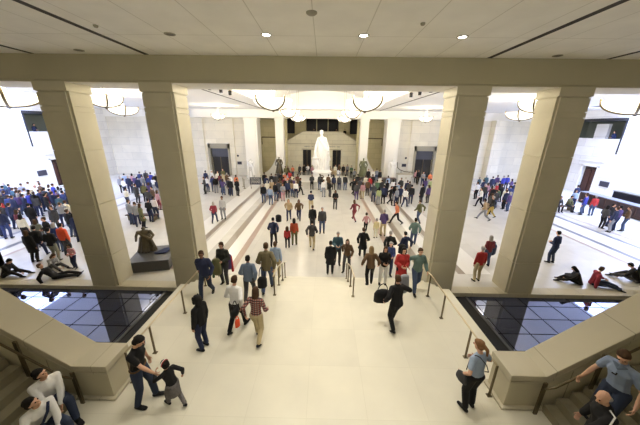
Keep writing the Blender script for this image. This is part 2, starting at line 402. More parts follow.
# back wall, piers and doors
for s in (-1, 1):
    nm = 'left' if s < 0 else 'right'
    def bx(x0, x1, *r): return (min(s * x0, s * x1), max(s * x0, s * x1)) + r
    seg_wall('wall_far_' + nm, [bx(10.3, 12.95, 36.6, 37.2, -1.4, CZ), bx(15.35, 29.6, 36.6, 37.2, -1.4, CZ), bx(12.95, 15.35, 36.6, 37.2, 3.1, CZ),
                                bx(11.9, 12.3, 36.45, 36.6, -1, 6.7), bx(16.0, 16.4, 36.45, 36.6, -1, 6.7), bx(22.4, 23.8, 35.6, 36.6, -1, 6.7)], 'wall')
    for x in (-.01,):
        t = thing('grey_doorway', 'wide dark doorway with grey stone surround in the back wall, %s' % ('behind capped visitors' if s < 0 else 'beyond purple jackets'), 'door', (s * 14.15, 36.6, HZ))
        b = NB(); box(b, -1.5, -1.2, -.08, .3, 0, 4.35); box(b, 1.2, 1.5, -.08, .3, 0, 4.35); box(b, -1.5, 1.5, -.08, .3, 3.7, 4.35)
        obj('door_surround', b, 'metal' if 0 else M['trimring'], t)
        b = NB(); box(b, -1.3, 1.3, .45, .59, 0, 4.2); obj('dark_opening', b, 'dark', t)
        b = NB(); box(b, -1.2, 1.2, .25, .32, 2.55, 3.7); obj('transom_panel', b, 'bluepanel', t)
        b = NB(); box(b, -.04, .04, .22, .3, 0, 2.55); obj('mullion', b, 'rail', t)
    # bright pier and slim pilaster
    for x0, x1, y0, y1, lab in ((8.35, 10.0, 35.0, 36.9, 'broad bright pier with a white marble figure, %s'), (4.95, 6.0, 35.0, 36.0, 'slim bright column, bronze figure at its foot, %s')):
        cx = (x0 + x1) / 2
        t = thing('limestone_pier', lab % ('on the notice stand\'s side' if s < 0 else 'on the planter\'s side'), 'column', (s * cx, (y0 + y1) / 2, HZ), group='bright limestone piers at the back of the hall')
        w, d = (x1 - x0) / 2, (y1 - y0) / 2
        b = NB(); box(b, -w, w, -d, d, .25, 7.4)
        box(b, -w * .72, w * .72, -d - .07, d, .25, 7.3)
        obj('shaft', b, 'white', t)
        b = NB(); box(b, -w - .1, w + .1, -d - .12, d + .1, 0, .25); obj('base', b, 'bandw', t)
        b = NB(); box(b, -w - .06, w + .06, -d - .1, d + .06, 7.4, 7.72); obj('capital', b, 'white', t)
    seg_wall('wall_niche_' + nm, [bx(5.0, 10.4, 38.8, 39.2, -1.4, CZ), bx(10.0, 10.4, 36.6, 39, -1.4, CZ)], 'olive')
    # curved balustrade sweeping down behind the slim column
    t = thing('curved_balustrade', 'white curved stair balustrade sweeping down behind the slim column %s' % ('of the dark bronze figure' if s < 0 else 'of the green bronze figure'), 'balustrade', (s * 5.4, 37.2, HZ))
    pts = [(0, 0), (0, 4.3)] + [(.35 + 2.75 * (i / 14) ** 1.0, .25 + 3.9 * (1 - i / 14) ** 2.2) for i in range(15)] + [(3.1, 0)]
    b = NB(); prism(b, [(s * x, z) for x, z in pts], -.12, .12); obj('curved_wall', b, 'white', t)
    b = NB(); tube(b, [(s * x, -.02, z + .05) for x, z in pts[2:-1]], .045); obj('capping', b, 'bandw', t, smooth=True)
    t = thing('niche_handrail', 'dark bronze handrail high on the olive wall behind the %s' % ('black notice stand' if s < 0 else 'white-shirted group'), 'handrail', (s * 7.1, 38.6, 4.2))
    b = NB(); tube(b, [(s * -1.3, 0, 0), (s * 1.5, 0, 0)], .07); obj('rail', b, 'rail', t)
    b = NB(); tube(b, [(s * 1.5, 0, 0), (s * 1.5, 0, -1.0)], .06); obj('post', b, 'rail', t)
    for x, y, z, w, h, lab in ((11.45, 36.55, .75, .3, .2, 'small dark wall sign below a round emblem beside the far doorway'), (11.6, 36.55, 1.75, .13, .13, 'small round dark emblem on the wall above a sign')):
        b = NB()
        if w == h: lathe(b, [(.14, 0), (.14, .04)]); b.transform(Matrix.Rotation(PI / 2, 4, 'X'))
        else: box(b, -w, w, -.03, .03, -h, h)
        o = tag(obj('wall_sign', b, 'sign'), lab + (' behind the rope stands' if s < 0 else ' toward the purple crowd'), 'sign'); o.location = (s * x, y, z)
b = NB(); box(b, -16.4, 16.4, 34.9, 36.6, 6.68, CZ); box(b, -29.6, -16.4, 36.4, 36.6, 6.68, CZ); box(b, 16.4, 29.6, 36.4, 36.6, 6.68, CZ)
struct('beam_back', b, 'white')
# pavilion in the middle of the back
t = thing('stone_pavilion', 'low cream stone pavilion with two dark doorways behind the white statue', 'pavilion', (0, 41, HZ))
def poly(x0, x1, z0, z1l, z1r, y0=-.25, y1=.25):
    return [(x0, z0), (x1, z0), (x1, z1r), (x0, z1l)]
top = lambda x: 5.95 if abs(x) < 2.96 else 5.95 - (abs(x) - 2.96) * .56
b = NB()
for x0, x1, z0 in ((-8.3, -2.95, 0), (-2.95, -1.65, 3.35), (-1.65, 1.65, 0), (1.65, 2.95, 3.35), (2.95, 8.3, 0)):
    prism(b, [(x0, z0), (x1, z0), (x1, top(x1)), (x0, top(x0))], -.25, .25)
obj('front_wall', b, 'pav', t)
b = NB(); box(b, -8.3, 8.3, -.31, .3, 4.18, 4.30); obj('string_course', b, 'coping', t)
b = NB(); box(b, -3.1, 3.1, -.31, -.2, 3.38, 3.52); obj('door_lintel', b, 'coping', t)
for s in (-1, 1):
    b = NB(); box(b, min(s * 1.65, s * 2.95), max(s * 1.65, s * 2.95), .5, .6, 0, 3.35); obj('doorway', b, 'dark', t)
    b = NB(); box(b, s * 2.3 - .05, s * 2.3 + .05, .1, .2, 0, 3.35); obj('door_post', b, 'rail', t)
b = NB(); box(b, -.5, .5, -.33, -.2, 0, 3.3); obj('center_panel', b, 'bandw', t)
random.seed(11)
b = NB(); x = -2.7
while x < 2.7:
    w = random.uniform(.06, .13)
    if random.random() > .15: box(b, x, x + w, -.275, -.24, 3.78, 3.92)
    x += w + .05
obj('frieze_lettering', b, 'metal', t)
b = NB(); prism(b, [(-8.3, top(8.3)), (-2.9, 5.95), (2.9, 5.95), (8.3, top(8.3)), (8.3, top(8.3) + .12), (2.9, 6.07), (-2.9, 6.07), (-8.3, top(8.3) + .12)], -.35, .35); obj('coping', b, 'coping', t)
seg_wall('wall_upper_back', [(-10.4, 10.4, 44.5, 44.8, -1.4, 8), (-4.3, -2.6, 43.2, 44.5, 4.6, 8), (2.6, 4.3, 43.2, 44.5, 4.6, 8)], 'olive')
seg_wall('floor_upper_back', [(-10.4, 10.4, 41.3, 44.5, 3.55, 3.75)], 'hall')
seg_wall('ceiling_upper_back', [(-10.4, 10.4, 36.6, 45, CZ, CZ + .2)], 'hceil')
seg_wall('wall_stair_sides', [(-10.6, -10.4, 36.8, 45, -1.4, 8), (10.4, 10.6, 36.8, 45, -1.4, 8)], 'lime_y')
b = NB()
for x0, x1 in ((-2.55, -1.0), (1.0, 2.55), (-.85, .85), (-6.4, -4.5), (4.5, 6.4)): box(b, x0, x1, 44.4, 44.52, 4.65, 6.9)
struct('trim_%d' % n, b, 'dark'); n += 1
# platform and white statue
t = thing('stone_podium', 'long low cream stone podium under the white plaster statue', 'podium', (.3, 30.9, HZ))
b = NB(); box(b, -3.1, 3.1, -2.2, 2.2, 0, .16); box(b, -2.9, 2.9, -2.0, 2.0, .16, .65); obj('body', b, 'bandw', t, bevel=.02)
b = NB(); box(b, -3.0, 3.0, -2.1, 2.1, .65, .78); obj('top_slab', b, 'bandw', t, bevel=.02)

# ------------------------------------------------------------------ figures
def ell(bm, c, r, R=None, nu=8, nv=6):
    """adds an ellipsoid's points and returns them"""
    out = []
    for j in range(1, nv):
        ph = PI * j / nv
        for i in range(nu):
            th = 2 * PI * i / nu
            p = V((r[0] * math.sin(ph) * math.cos(th), r[1] * math.sin(ph) * math.sin(th), r[2] * math.cos(ph)))
            out.append(p)
    out += [V((0, 0, r[2])), V((0, 0, -r[2]))]
    if R is not None: out = [R @ p for p in out]
    return [p + V(c) for p in out]
def hull(bm, *sets):
    vs = [bm.verts.new(p) for s in sets for p in s]
    res = bmesh.ops.convex_hull(bm, input=vs, use_existing_faces=False)
    dead = [g for g in res['geom_interior'] if isinstance(g, bmesh.types.BMVert)] + [g for g in res['geom_unused'] if isinstance(g, bmesh.types.BMVert)]
    dead = list({g for g in dead if g.is_valid})
    if dead: bmesh.ops.delete(bm, geom=dead, context='VERTS')
def r3(r): return r if isinstance(r, (tuple, list)) else (r, r, r)
def seg(bm, a, ra, b, rb, Ra=None, Rb=None):
    hull(bm, ell(bm, a, r3(ra), Ra), ell(bm, b, r3(rb), Rb if Rb is not None else Ra))
def remesh(bm, voxel, name, smooth=3):
    me = bpy.data.meshes.new('tmp'); bm.to_mesh(me); bm.free()
    o = bpy.data.objects.new('tmp', me); C.objects.link(o)
    m = o.modifiers.new('r', 'REMESH'); m.mode = 'VOXEL'; m.voxel_size = voxel; m.use_smooth_shade = True
    if smooth:
        s = o.modifiers.new('s', 'SMOOTH'); s.factor = .5; s.iterations = smooth
    dg = bpy.context.evaluated_depsgraph_get()
    out = bpy.data.meshes.new_from_object(o.evaluated_get(dg), depsgraph=dg); out.name = name
    bpy.data.objects.remove(o); bpy.data.meshes.remove(me)
    for p in out.polygons: p.use_smooth = True
    if not out.materials: out.materials.append(None)
    return out
def ik(a, t, l1, l2, hint):
    a, t = V(a), V(t); d = t - a; L = d.length
    if L > (l1 + l2) * .995: t = a + d * ((l1 + l2) * .995 / L); d = t - a; L = d.length
    L = max(L, abs(l1 - l2) + .02)
    x = (l1 * l1 - l2 * l2 + L * L) / (2 * L); h = math.sqrt(max(0, l1 * l1 - x * x))
    u = d.normalized(); w = V(hint) - u * V(hint).dot(u)
    if w.length < 1e-4: w = V((0, 1, 0))
    w.normalize()
    return a + u * x + w * h, t
def frame(up, fwd=(0, 1, 0)):
    z = V(up).normalized(); x = V(fwd).cross(z); x.normalize(); x = x * 1.0
    y = z.cross(x).normalized(); x = y.cross(z).normalized()
    return Matrix((x, y, z)).transposed()
def joints(p):
    """p: pose dict -> joint positions. local +y is the way the figure faces, right hand is +x"""
    J = {}
    hip = V(p.get('hip', (0, 0, .93)))
    lf, ls, tw = [math.radians(a) for a in p.get('lean', (0, 0, 0))]
    R = Euler((-lf, ls, 0)).to_matrix() @ Matrix.Rotation(tw, 3, 'Z')
    Rh = Matrix.Rotation(math.radians(p.get('hipturn', 0)), 3, 'Z')
    J['hip'], J['R'], J['Rh'] = hip, R, Rh
    U = lambda x, y, z: hip + R @ V((x, y, z))
    J['U'] = U
    J['waist'] = U(0, .0, .17); J['chest'] = U(0, .01, .37); J['upper'] = U(0, -.005, .49)
    J['neck'] = U(0, -.01, .535); J['headb'] = U(0, .015, .60)
    hy, hp = [math.radians(a) for a in p.get('head', (0, 0))]
    J['RH'] = R @ Matrix.Rotation(hy, 3, 'Z') @ Matrix.Rotation(-hp, 3, 'X')
    J['head'] = U(0, .01, .60) + J['RH'] @ V((0, .012, .095))
    for s, k in ((1, 'R'), (-1, 'L')):
        J['sh' + k] = U(s * .166, -.01, .448)
        ht = p.get('hand' + k, (s * .22, .04, -.09)); w = U(*ht)
        el, w = ik(J['sh' + k], w, .285, .255, R @ V(p.get('elb' + k, (s * .55, -1, -.3))))
        J['el' + k], J['wr' + k] = el, w
        J['hj' + k] = hip + Rh @ V((s * .09, 0, -.03))
        ft = V(p.get('foot' + k, (s * .1, 0, .085)))
        kn, an = ik(J['hj' + k], ft, .425, .405, V(p.get('knee' + k, (s * .15, 1, 0))))
        J['kn' + k], J['an' + k] = kn, an
        J['toe' + k] = p.get('toe' + k, (-s * 8, 0))   # yaw, pitch of the foot
    return J
def hand_pts(bm, J, k, s, curl, fine):
    wr, el = J['wr' + k], J['el' + k]
    d = (wr - el).normalized()
    nrm = J['R'] @ V((-s, 0.25, 0)); nrm = (nrm - d * nrm.dot(d)).normalized()   # palm faces the body
    side = d.cross(nrm).normalized()
    if side.dot(J['R'] @ V((0, 1, 0))) < 0: side = -side
    Rm = Matrix((side, nrm, d)).transposed()
    c = wr + d * .055
    seg(bm, wr, .026, wr + d * .02, (.033, .018, .02), Rm)
    seg(bm, wr + d * .015, (.031, .017, .02), wr + d * .085, (.040, .014, .014), Rm)
    def fin(base, dirv, L, r, cr):
        p0 = base; a = cr
        for q in (.45, .32, .23):
            dv = (dirv * math.cos(a) + nrm * math.sin(a)).normalized()
            p1 = p0 + dv * L * q * 1.12
            seg(bm, p0, r, p1, r * .92); p0 = p1; a += cr * 1.2
    if fine:
        for i, (o, L) in enumerate(((.030, .072), (.010, .080), (-.010, .074), (-.029, .058))):
            fin(wr + d * .09 + side * o, (d + side * o * 2).normalized(), L, .0098, curl)
    else:
        for i, (o, L) in enumerate(((.028, .072), (.009, .080), (-.009, .074), (-.027, .058))):
            fin(wr + d * .09 + side * o, d, L, .012, curl)
    fin(wr + d * .03 + side * .032, (d * .75 + side * .7).normalized(), .066, .0115 if fine else .013, curl * .6)
def foot_pts(bm, J, k, g, shoe):
    an = J['an' + k]; yaw, pit = J['toe' + k]
    Rf = Matrix.Rotation(math.radians(yaw), 3, 'Z') @ Matrix.Rotation(math.radians(pit), 3, 'X')
    F = lambda x, y, z: an + Rf @ V((x, y, z))
    seg(bm, F(0, -.035, -.045), (.036 + g, .04 + g, .036), F(0, .09, -.052), (.044 + g, .05 + g, .028), Rf)
    seg(bm, F(0, .07, -.052), (.046 + g, .05, .028), F(0, .165, -.06), (.038 + g, .035, .019), Rf)
    seg(bm, F(0, 0, .0 if not shoe else .01), .04 + g, F(0, .04, -.04), .04 + g, Rf)
def make_body(J, name, voxel, curl=.35, fine=False, feet=False, hs=1.0):
    bm = NB(); R, Rh = J['R'], J['Rh']
    seg(bm, J['hip'], (.150, .095, .09), J['waist'], (.125, .085, .08), Rh, R)
    seg(bm, J['waist'], (.125, .085, .08), J['chest'], (.155, .105, .11), R)
    seg(bm, J['chest'], (.155, .105, .11), J['upper'], (.095, .070, .04), R)
    seg(bm, J['upper'], (.075, .06, .04), J['neck'], (.056, .055, .04), R)
    seg(bm, J['neck'], (.054, .054, .03), J['headb'], (.050, .054, .04), R)
    RH, h = J['RH'], J['head']
    H = lambda x, y, z: h + RH @ (V((x, y, z)) * hs)
    q = lambda *r: tuple(v * hs for v in r)
    hull(bm, ell(bm, H(0, -.015, .03), q(.074, .088, .080), RH), ell(bm, H(0, .03, .005), q(.062, .058, .06), RH))
    seg(bm, H(0, .02, -.02), q(.060, .055, .05), H(0, .045, -.085), q(.034, .034, .024), RH)
    seg(bm, H(0, .086, .012), q(.008, .008, .012), H(0, .106, -.024), q(.014, .012, .010), RH)        # nose
    for sx in (-1, 1):
        seg(bm, H(sx * .026, .079, .036), q(.020, .010, .008), H(sx * .034, .074, .034), q(.014, .010, .008), RH)   # brow
        seg(bm, H(sx * .074, -.005, .012), q(.008, .016, .020), H(sx * .073, .0, -.02), q(.007, .012, .012), RH)     # ear
    seg(bm, H(-.016, .083, -.056), q(.008, .008, .006), H(.016, .083, -.056), q(.008, .008, .006), RH)       # lips
    for s, k in ((1, 'R'), (-1, 'L')):
        seg(bm, J['sh' + k], (.050, .050, .050), J['el' + k], .038)
        m = J['el' + k].lerp(J['wr' + k], .3)
        seg(bm, J['el' + k], .038, m, .040); seg(bm, m, .040, J['wr' + k], .026)
        seg(bm, J['upper'], (.08, .055, .03), J['sh' + k], .046, R)
        hand_pts(bm, J, k, s, curl, fine)
        seg(bm, J['hj' + k], (.088, .088, .088), J['kn' + k], .055)
        m = J['kn' + k].lerp(J['an' + k], .3)
        seg(bm, J['kn' + k], .055, m, .054); seg(bm, m, .054, J['an' + k], .036)
        foot_pts(bm, J, k, -.006, False)
    return remesh(bm, voxel, name, 2 if fine else 1)
def make_top(J, name, voxel, kind):
    """kind: shirt, sweater, jacket, coat, tee"""
    g = dict(shirt=.016, tee=.014, sweater=.020, jacket=.032, coat=.036)[kind]
    bm = NB(); R, Rh = J['R'], J['Rh']; hip = J['hip']
    dn = hip + (J['hip'] - J['waist']).normalized() * (.02 if kind in ('shirt', 'tee') else .07)
    seg(bm, dn, (.158 + g, .105 + g, .04), hip, (.155 + g, .100 + g, .06), Rh, Rh)
    seg(bm, hip, (.152 + g, .098 + g, .06), J['waist'], (.130 + g, .09 + g, .08), Rh, R)
    seg(bm, J['waist'], (.130 + g, .09 + g, .08), J['chest'], (.160 + g, .108 + g, .10), R)
    seg(bm, J['chest'], (.160 + g, .108 + g, .10), J['upper'], (.092 + g, .072 + g, .03), R)
    cz = .045 if kind in ('jacket', 'coat') else .02
    seg(bm, J['upper'], (.080, .066, .03), J['neck'], (.062 + g * .3, .062 + g * .3, cz), R)
    if kind == 'coat':
        k = J['knL'].lerp(J['knR'], .5)
        sp = (J['knL'] - J['knR']).length / 2
        seg(bm, dn, (.158 + g, .112 + g, .05), k + V((0, 0, .06)), (.13 + sp * .9, .13 + sp * .5, .05), Rh)
    for s, kk in ((1, 'R'), (-1, 'L')):
        seg(bm, J['upper'], (.075 + g * .4, .056 + g * .8, .03), J['sh' + kk], .050 + g * .7, R)
        if kind == 'tee':
            seg(bm, J['sh' + kk], .052 + g * .8, J['sh' + kk].lerp(J['el' + kk], .62), .046 + g)
        else:
            end = J['el' + kk].lerp(J['wr' + kk], .93)
            seg(bm, J['sh' + kk], .050 + g * .8, J['el' + kk], .043 + g * .9); seg(bm, J['el' + kk], .043 + g, end, .030 + g * .8)
    return remesh(bm, voxel, name, 2)
def make_legs(J, name, voxel, g=.016):
    bm = NB(); R, Rh = J['R'], J['Rh']
    seg(bm, J['hip'] + (J['hip'] - J['waist']).normalized() * .03, (.152 + g, .105 + g, .06), J['hip'].lerp(J['waist'], .4), (.142 + g, .092 + g, .03), Rh)
    for k in 'RL':
        seg(bm, J['hj' + k], (.090 + g, .092 + g, .09), J['kn' + k], .060 + g)
        seg(bm, J['kn' + k], .060 + g, J['an' + k] + (J['kn' + k] - J['an' + k]).normalized() * .03, .047 + g)
    return remesh(bm, voxel, name, 2)
def make_shoe(J, k, name, voxel):
    bm = NB(); foot_pts(bm, J, k, .006, True); return remesh(bm, voxel, name, 1)
def make_hair(kind, voxel, name, hs=1.0):
    """hair about the head's own origin"""
    bm = NB(); q = lambda *r: tuple(v * hs for v in r)
    c = lambda x, y, z: V((x, y, z)) * hs
    if kind in ('c',):
        hull(bm, ell(bm, c(0, -.012, .058), q(.088, .100, .070)), ell(bm, c(0, .01, .05), q(.084, .086, .03)))
        seg(bm, c(0, .085, .055), q(.060, .04, .008), c(0, .14, .045), q(.045, .03, .006))
        return remesh(bm, voxel, name, 1)
    if kind == 'b':
        seg(bm, c(-.05, -.055, -.01), q(.03, .045, .03), c(.05, -.055, -.01), q(.03, .045, .03))
        return remesh(bm, voxel, name, 1)
    hull(bm, ell(bm, c(0, -.028, .046), q(.084, .094, .080)), ell(bm, c(0, .012, .082), q(.066, .066, .034)))
    seg(bm, c(-.035, -.045, -.02), q(.048, .066, .055), c(.035, -.045, -.02), q(.048, .066, .055))
    for s in (-1, 1): seg(bm, c(s * .068, -.02, .03), q(.016, .04, .03), c(s * .068, -.012, -.01), q(.012, .018, .02))
    if kind in ('l', 'p'):
        if kind == 'l':
            seg(bm, c(0, -.05, .0), q(.085, .06, .07), c(0, -.075, -.17), q(.085, .045, .05))
            for s in (-1, 1): seg(bm, c(s * .07, -.01, .03), q(.024, .05, .04), c(s * .075, -.02, -.13), q(.028, .045, .04))
        else:
            seg(bm, c(0, -.10, .03), q(.03, .03, .03), c(0, -.155, -.05), q(.034, .032, .05)); seg(bm, c(0, -.155, -.05), q(.034, .03, .05), c(0, -.14, -.15), q(.022, .02, .03))
    if kind == 'h':
        seg(bm, c(0, -.035, .02), q(.105, .115, .10), c(0, -.06, -.12), q(.11, .085, .06))
        for s in (-1, 1): seg(bm, c(s * .085, .03, .04), q(.03, .04, .07), c(s * .075, .03, -.09), q(.035, .04, .05))
    return remesh(bm, voxel, name, 1)

PALETTE = dict(bluegrey=(.23, .29, .42), black=(.012, .012, .014), navy=(.022, .03, .075), blue=(.035, .055, .17), royal=(.04, .05, .32), sky=(.30, .38, .52), white=(.80, .80, .80), cream=(.72, .68, .55), grey=(.25, .26, .29), lightgrey=(.50, .50, .50),
               charcoal=(.05, .05, .055), red=(.40, .035, .035), vermilion=(.75, .10, .04), maroon=(.16, .03, .04), orange=(.62, .19, .09), rust=(.38, .07, .03), yellow=(.75, .66, .38), green=(.07, .13, .07), lime=(.34, .40, .20), olive=(.13, .13, .06),
               olivebrown=(.15, .125, .07), brown=(.11, .065, .035), tan=(.38, .28, .17), khaki=(.48, .40, .24), gold=(.45, .33, .10), pink=(.48, .26, .29), purple=(.085, .055, .16), teal=(.05, .10, .13), jeans=(.06, .085, .16), navyjeans=(.03, .042, .08),
               denim=(.12, .16, .23), denimgreen=(.13, .20, .19), camouflage=(.20, .21, .17), greykhaki=(.22, .22, .17), whiteshirt=(.78, .74, .74), redcap=(.25, .03, .05), hairblack=(.010, .008, .008), hairbrown=(.06, .032, .016), hairblond=(.25, .165, .08),
               hairgrey=(.35, .33, .31), hairred=(.20, .10, .045), skin_a=(.62, .37, .26), skin_b=(.50, .28, .19), skin_c=(.22, .11, .07))
CM = {}
def cm(k):
    if k not in CM: CM[k] = flat('cloth_' + k if not k.startswith(('skin', 'hair')) else k, PALETTE[k], .8, spec=.25, noise=.10 if not k.startswith('skin') else .03, scale=14)
    return CM[k]
def pattern_mat(name, c1, c2, c3, sc):
    m, nt, b = nmat(name); b.inputs['Roughness'].default_value = .85
    tc = nt.nodes.new('ShaderNodeTexCoord'); ws = []
    for d in ('X', 'Z'):
        w = nt.nodes.new('ShaderNodeTexWave'); w.bands_direction = d; w.inputs['Scale'].default_value = sc
        nt.links.new(tc.outputs['Object'], w.inputs['Vector']); ws.append(w)
    a = nt.nodes.new('ShaderNodeMix'); a.data_type = 'RGBA'; a.inputs['A'].default_value = (*c1, 1); a.inputs['B'].default_value = (*c2, 1)
    nt.links.new(ws[0].outputs['Fac'], a.inputs['Factor'])
    r = nt.nodes.new('ShaderNodeMath'); r.operation = 'GREATER_THAN'; r.inputs[1].default_value = .6
    nt.links.new(ws[1].outputs['Fac'], r.inputs[0])
    c = nt.nodes.new('ShaderNodeMix'); c.data_type = 'RGBA'; c.inputs['B'].default_value = (*c3, 1)
    nt.links.new(r.outputs[0], c.inputs['Factor']); nt.links.new(a.outputs['Result'], c.inputs['A']); nt.links.new(c.outputs['Result'], b.inputs['Base Color'])
    return m
CM['plaid'] = pattern_mat('red_brown_plaid', (.30, .05, .04), (.38, .32, .27), (.06, .03, .04), 5)
CM['multicolour'] = flat('multicolour_base', (.03, .035, .03), .8)
CM['redwhite'] = pattern_mat('red_vest_white_sleeves', (.50, .05, .05), (.45, .04, .04), (.65, .60, .60), 4)
CM['stripes'] = pattern_mat('grey_white_stripes', (.5, .5, .5), (.5, .5, .5), (.03, .03, .035), 12)
CM['floral'] = flat('patterned_grey_skirt', (.14, .13, .13), .85, noise=.5, scale=30)

POSES = dict(
    s1=dict(footR=(.11, .02, .085), footL=(-.11, -.03, .085)),
    s2=dict(footR=(.12, -.02, .085), footL=(-.10, .05, .085), handR=(.10, .22, .16), handL=(-.10, .21, .15), lean=(3, 0, 0)),
    s3=dict(footR=(.13, 0, .085), footL=(-.13, 0, .085), handR=(.19, .10, .02), handL=(-.08, .24, .30), elbR=(1, -.5, 0), lean=(2, 2, 8), head=(25, 5)),
    s4=dict(footR=(.12, 0, .085), footL=(-.12, 0, .085), handR=(.06, .26, .58), handL=(-.06, .26, .58), elbR=(.8, .2, -1), elbL=(-.8, .2, -1)),
    s5=dict(hip=(0, 0, .90), footR=(.10, .12, .085), footL=(-.10, -.14, .10), handR=(.33, .04, .02), handL=(-.33, .04, .02), lean=(4, 0, 0)),
    w1=dict(hip=(0, 0, .90), footR=(.09, .26, .09), footL=(-.09, -.26, .13), toeL=(8, -28), toeR=(-8, 8), handR=(.25, -.16, .02), handL=(-.24, .22, .04), lean=(5, 0, 6)),
    w2=dict(hip=(0, 0, .90), footR=(.09, -.24, .13), footL=(-.09, .24, .09), toeR=(-8, -28), toeL=(8, 8), handR=(.24, .20, .06), handL=(-.25, -.14, .02), lean=(5, 0, -6)),
    w3=dict(hip=(0, 0, .84), footR=(.08, .42, .10), footL=(-.08, -.40, .14), toeL=(5, -32), toeR=(-5, 12), handR=(.24, -.20, .06), handL=(-.24, .24, .10), lean=(9, 0, 8)),
    w4=dict(hip=(0, 0, .88), footR=(.10, .34, .09), footL=(-.12, -.22, .13), toeL=(8, -25), toeR=(-8, 10), handR=(.20, .16, .42), handL=(-.34, .02, .06), elbR=(1, -.2, -.6), lean=(7, 0, 0)),
)
CACHE = {}
def mesh_for(kind, pose, vox, **k):
    key = (kind, pose, vox, tuple(sorted(k.items())))
    if key in CACHE: return CACHE[key]
    J = joints(POSES[pose])
    if kind == 'body': m = make_body(J, 'body_' + pose, vox, fine=vox < .013, **k)
    elif kind == 'legs': m = make_legs(J, 'trousers_' + pose, vox)
    elif kind in ('shoeL', 'shoeR'): m = make_shoe(J, kind[-1], 'shoe_' + pose, min(vox, .016))
    else: m = make_top(J, kind + '_' + pose, vox, kind)
    CACHE[key] = m
    return m
def hair_mesh(kind, vox, hs=1.0):
    key = ('hair', kind, vox, hs)
    if key not in CACHE: CACHE[key] = make_hair(kind, vox, 'hair_' + kind, hs)
    return CACHE[key]
def eye_mesh():
    if 'eye' not in CACHE:
        b = NB(); bmesh.ops.create_uvsphere(b, u_segments=10, v_segments=8, radius=.0115)
        me = bpy.data.meshes.new('eye'); b.to_mesh(me); b.free(); me.materials.append(None); CACHE['eye'] = me
    return CACHE['eye']
def child(name, mesh, mat, parent, mtx=None):
    o = bpy.data.objects.new(name, mesh); C.objects.link(o); o.parent = parent
    o.material_slots[0].link = 'OBJECT'; o.material_slots[0].material = mat
    if mtx is not None: o.matrix_local = mtx
    return o
def person(loc, rot, pose, top, topc, legc, hair, haircol, h=1.75, skin='skin_a', label='', group=None, vox=.02, shoec='black', curl=.35, hs=1.0, fine=False):
    t = thing('person', label, 'person', loc, math.radians(rot), group)
    s = h / 1.75; t.scale = (s, s, s)
    kind = {'cap': 'shirt'}.get(top, top)
    J = joints(POSES[pose])
    bd = child('body', mesh_for('body', pose, vox, hs=hs), cm(skin), t)
    child({'shirt': 'shirt', 'tee': 'shirt', 'sweater': 'sweater', 'jacket': 'jacket', 'coat': 'coat'}[kind], mesh_for(kind, pose, max(vox, .014)), cm(topc), t)
    child('trousers', mesh_for('legs', pose, max(vox, .014)), cm(legc), t)
    for k in 'LR': child('shoe', mesh_for('shoe' + k, pose, vox), cm(shoec), t)
    mt = Matrix.Translation(J['head']) @ J['RH'].to_4x4()
    hk = {'s': 's', 'w': 's', 'b': 'b', 'l': 'l', 'c': 'c', 'h': 'h', 'p': 'p'}[hair]
    child({'c': 'cap', 'h': 'hood'}.get(hk, 'hair'), hair_mesh(hk, max(vox * .7, .009), hs), cm(haircol), bd, mt)
    if vox < .015:
        for sx in (-1, 1):
            e = child('eye', eye_mesh(), cm('hairblack'), bd, mt @ Matrix.Translation(V((sx * .030, .082, .018)) * hs))
    return t, J

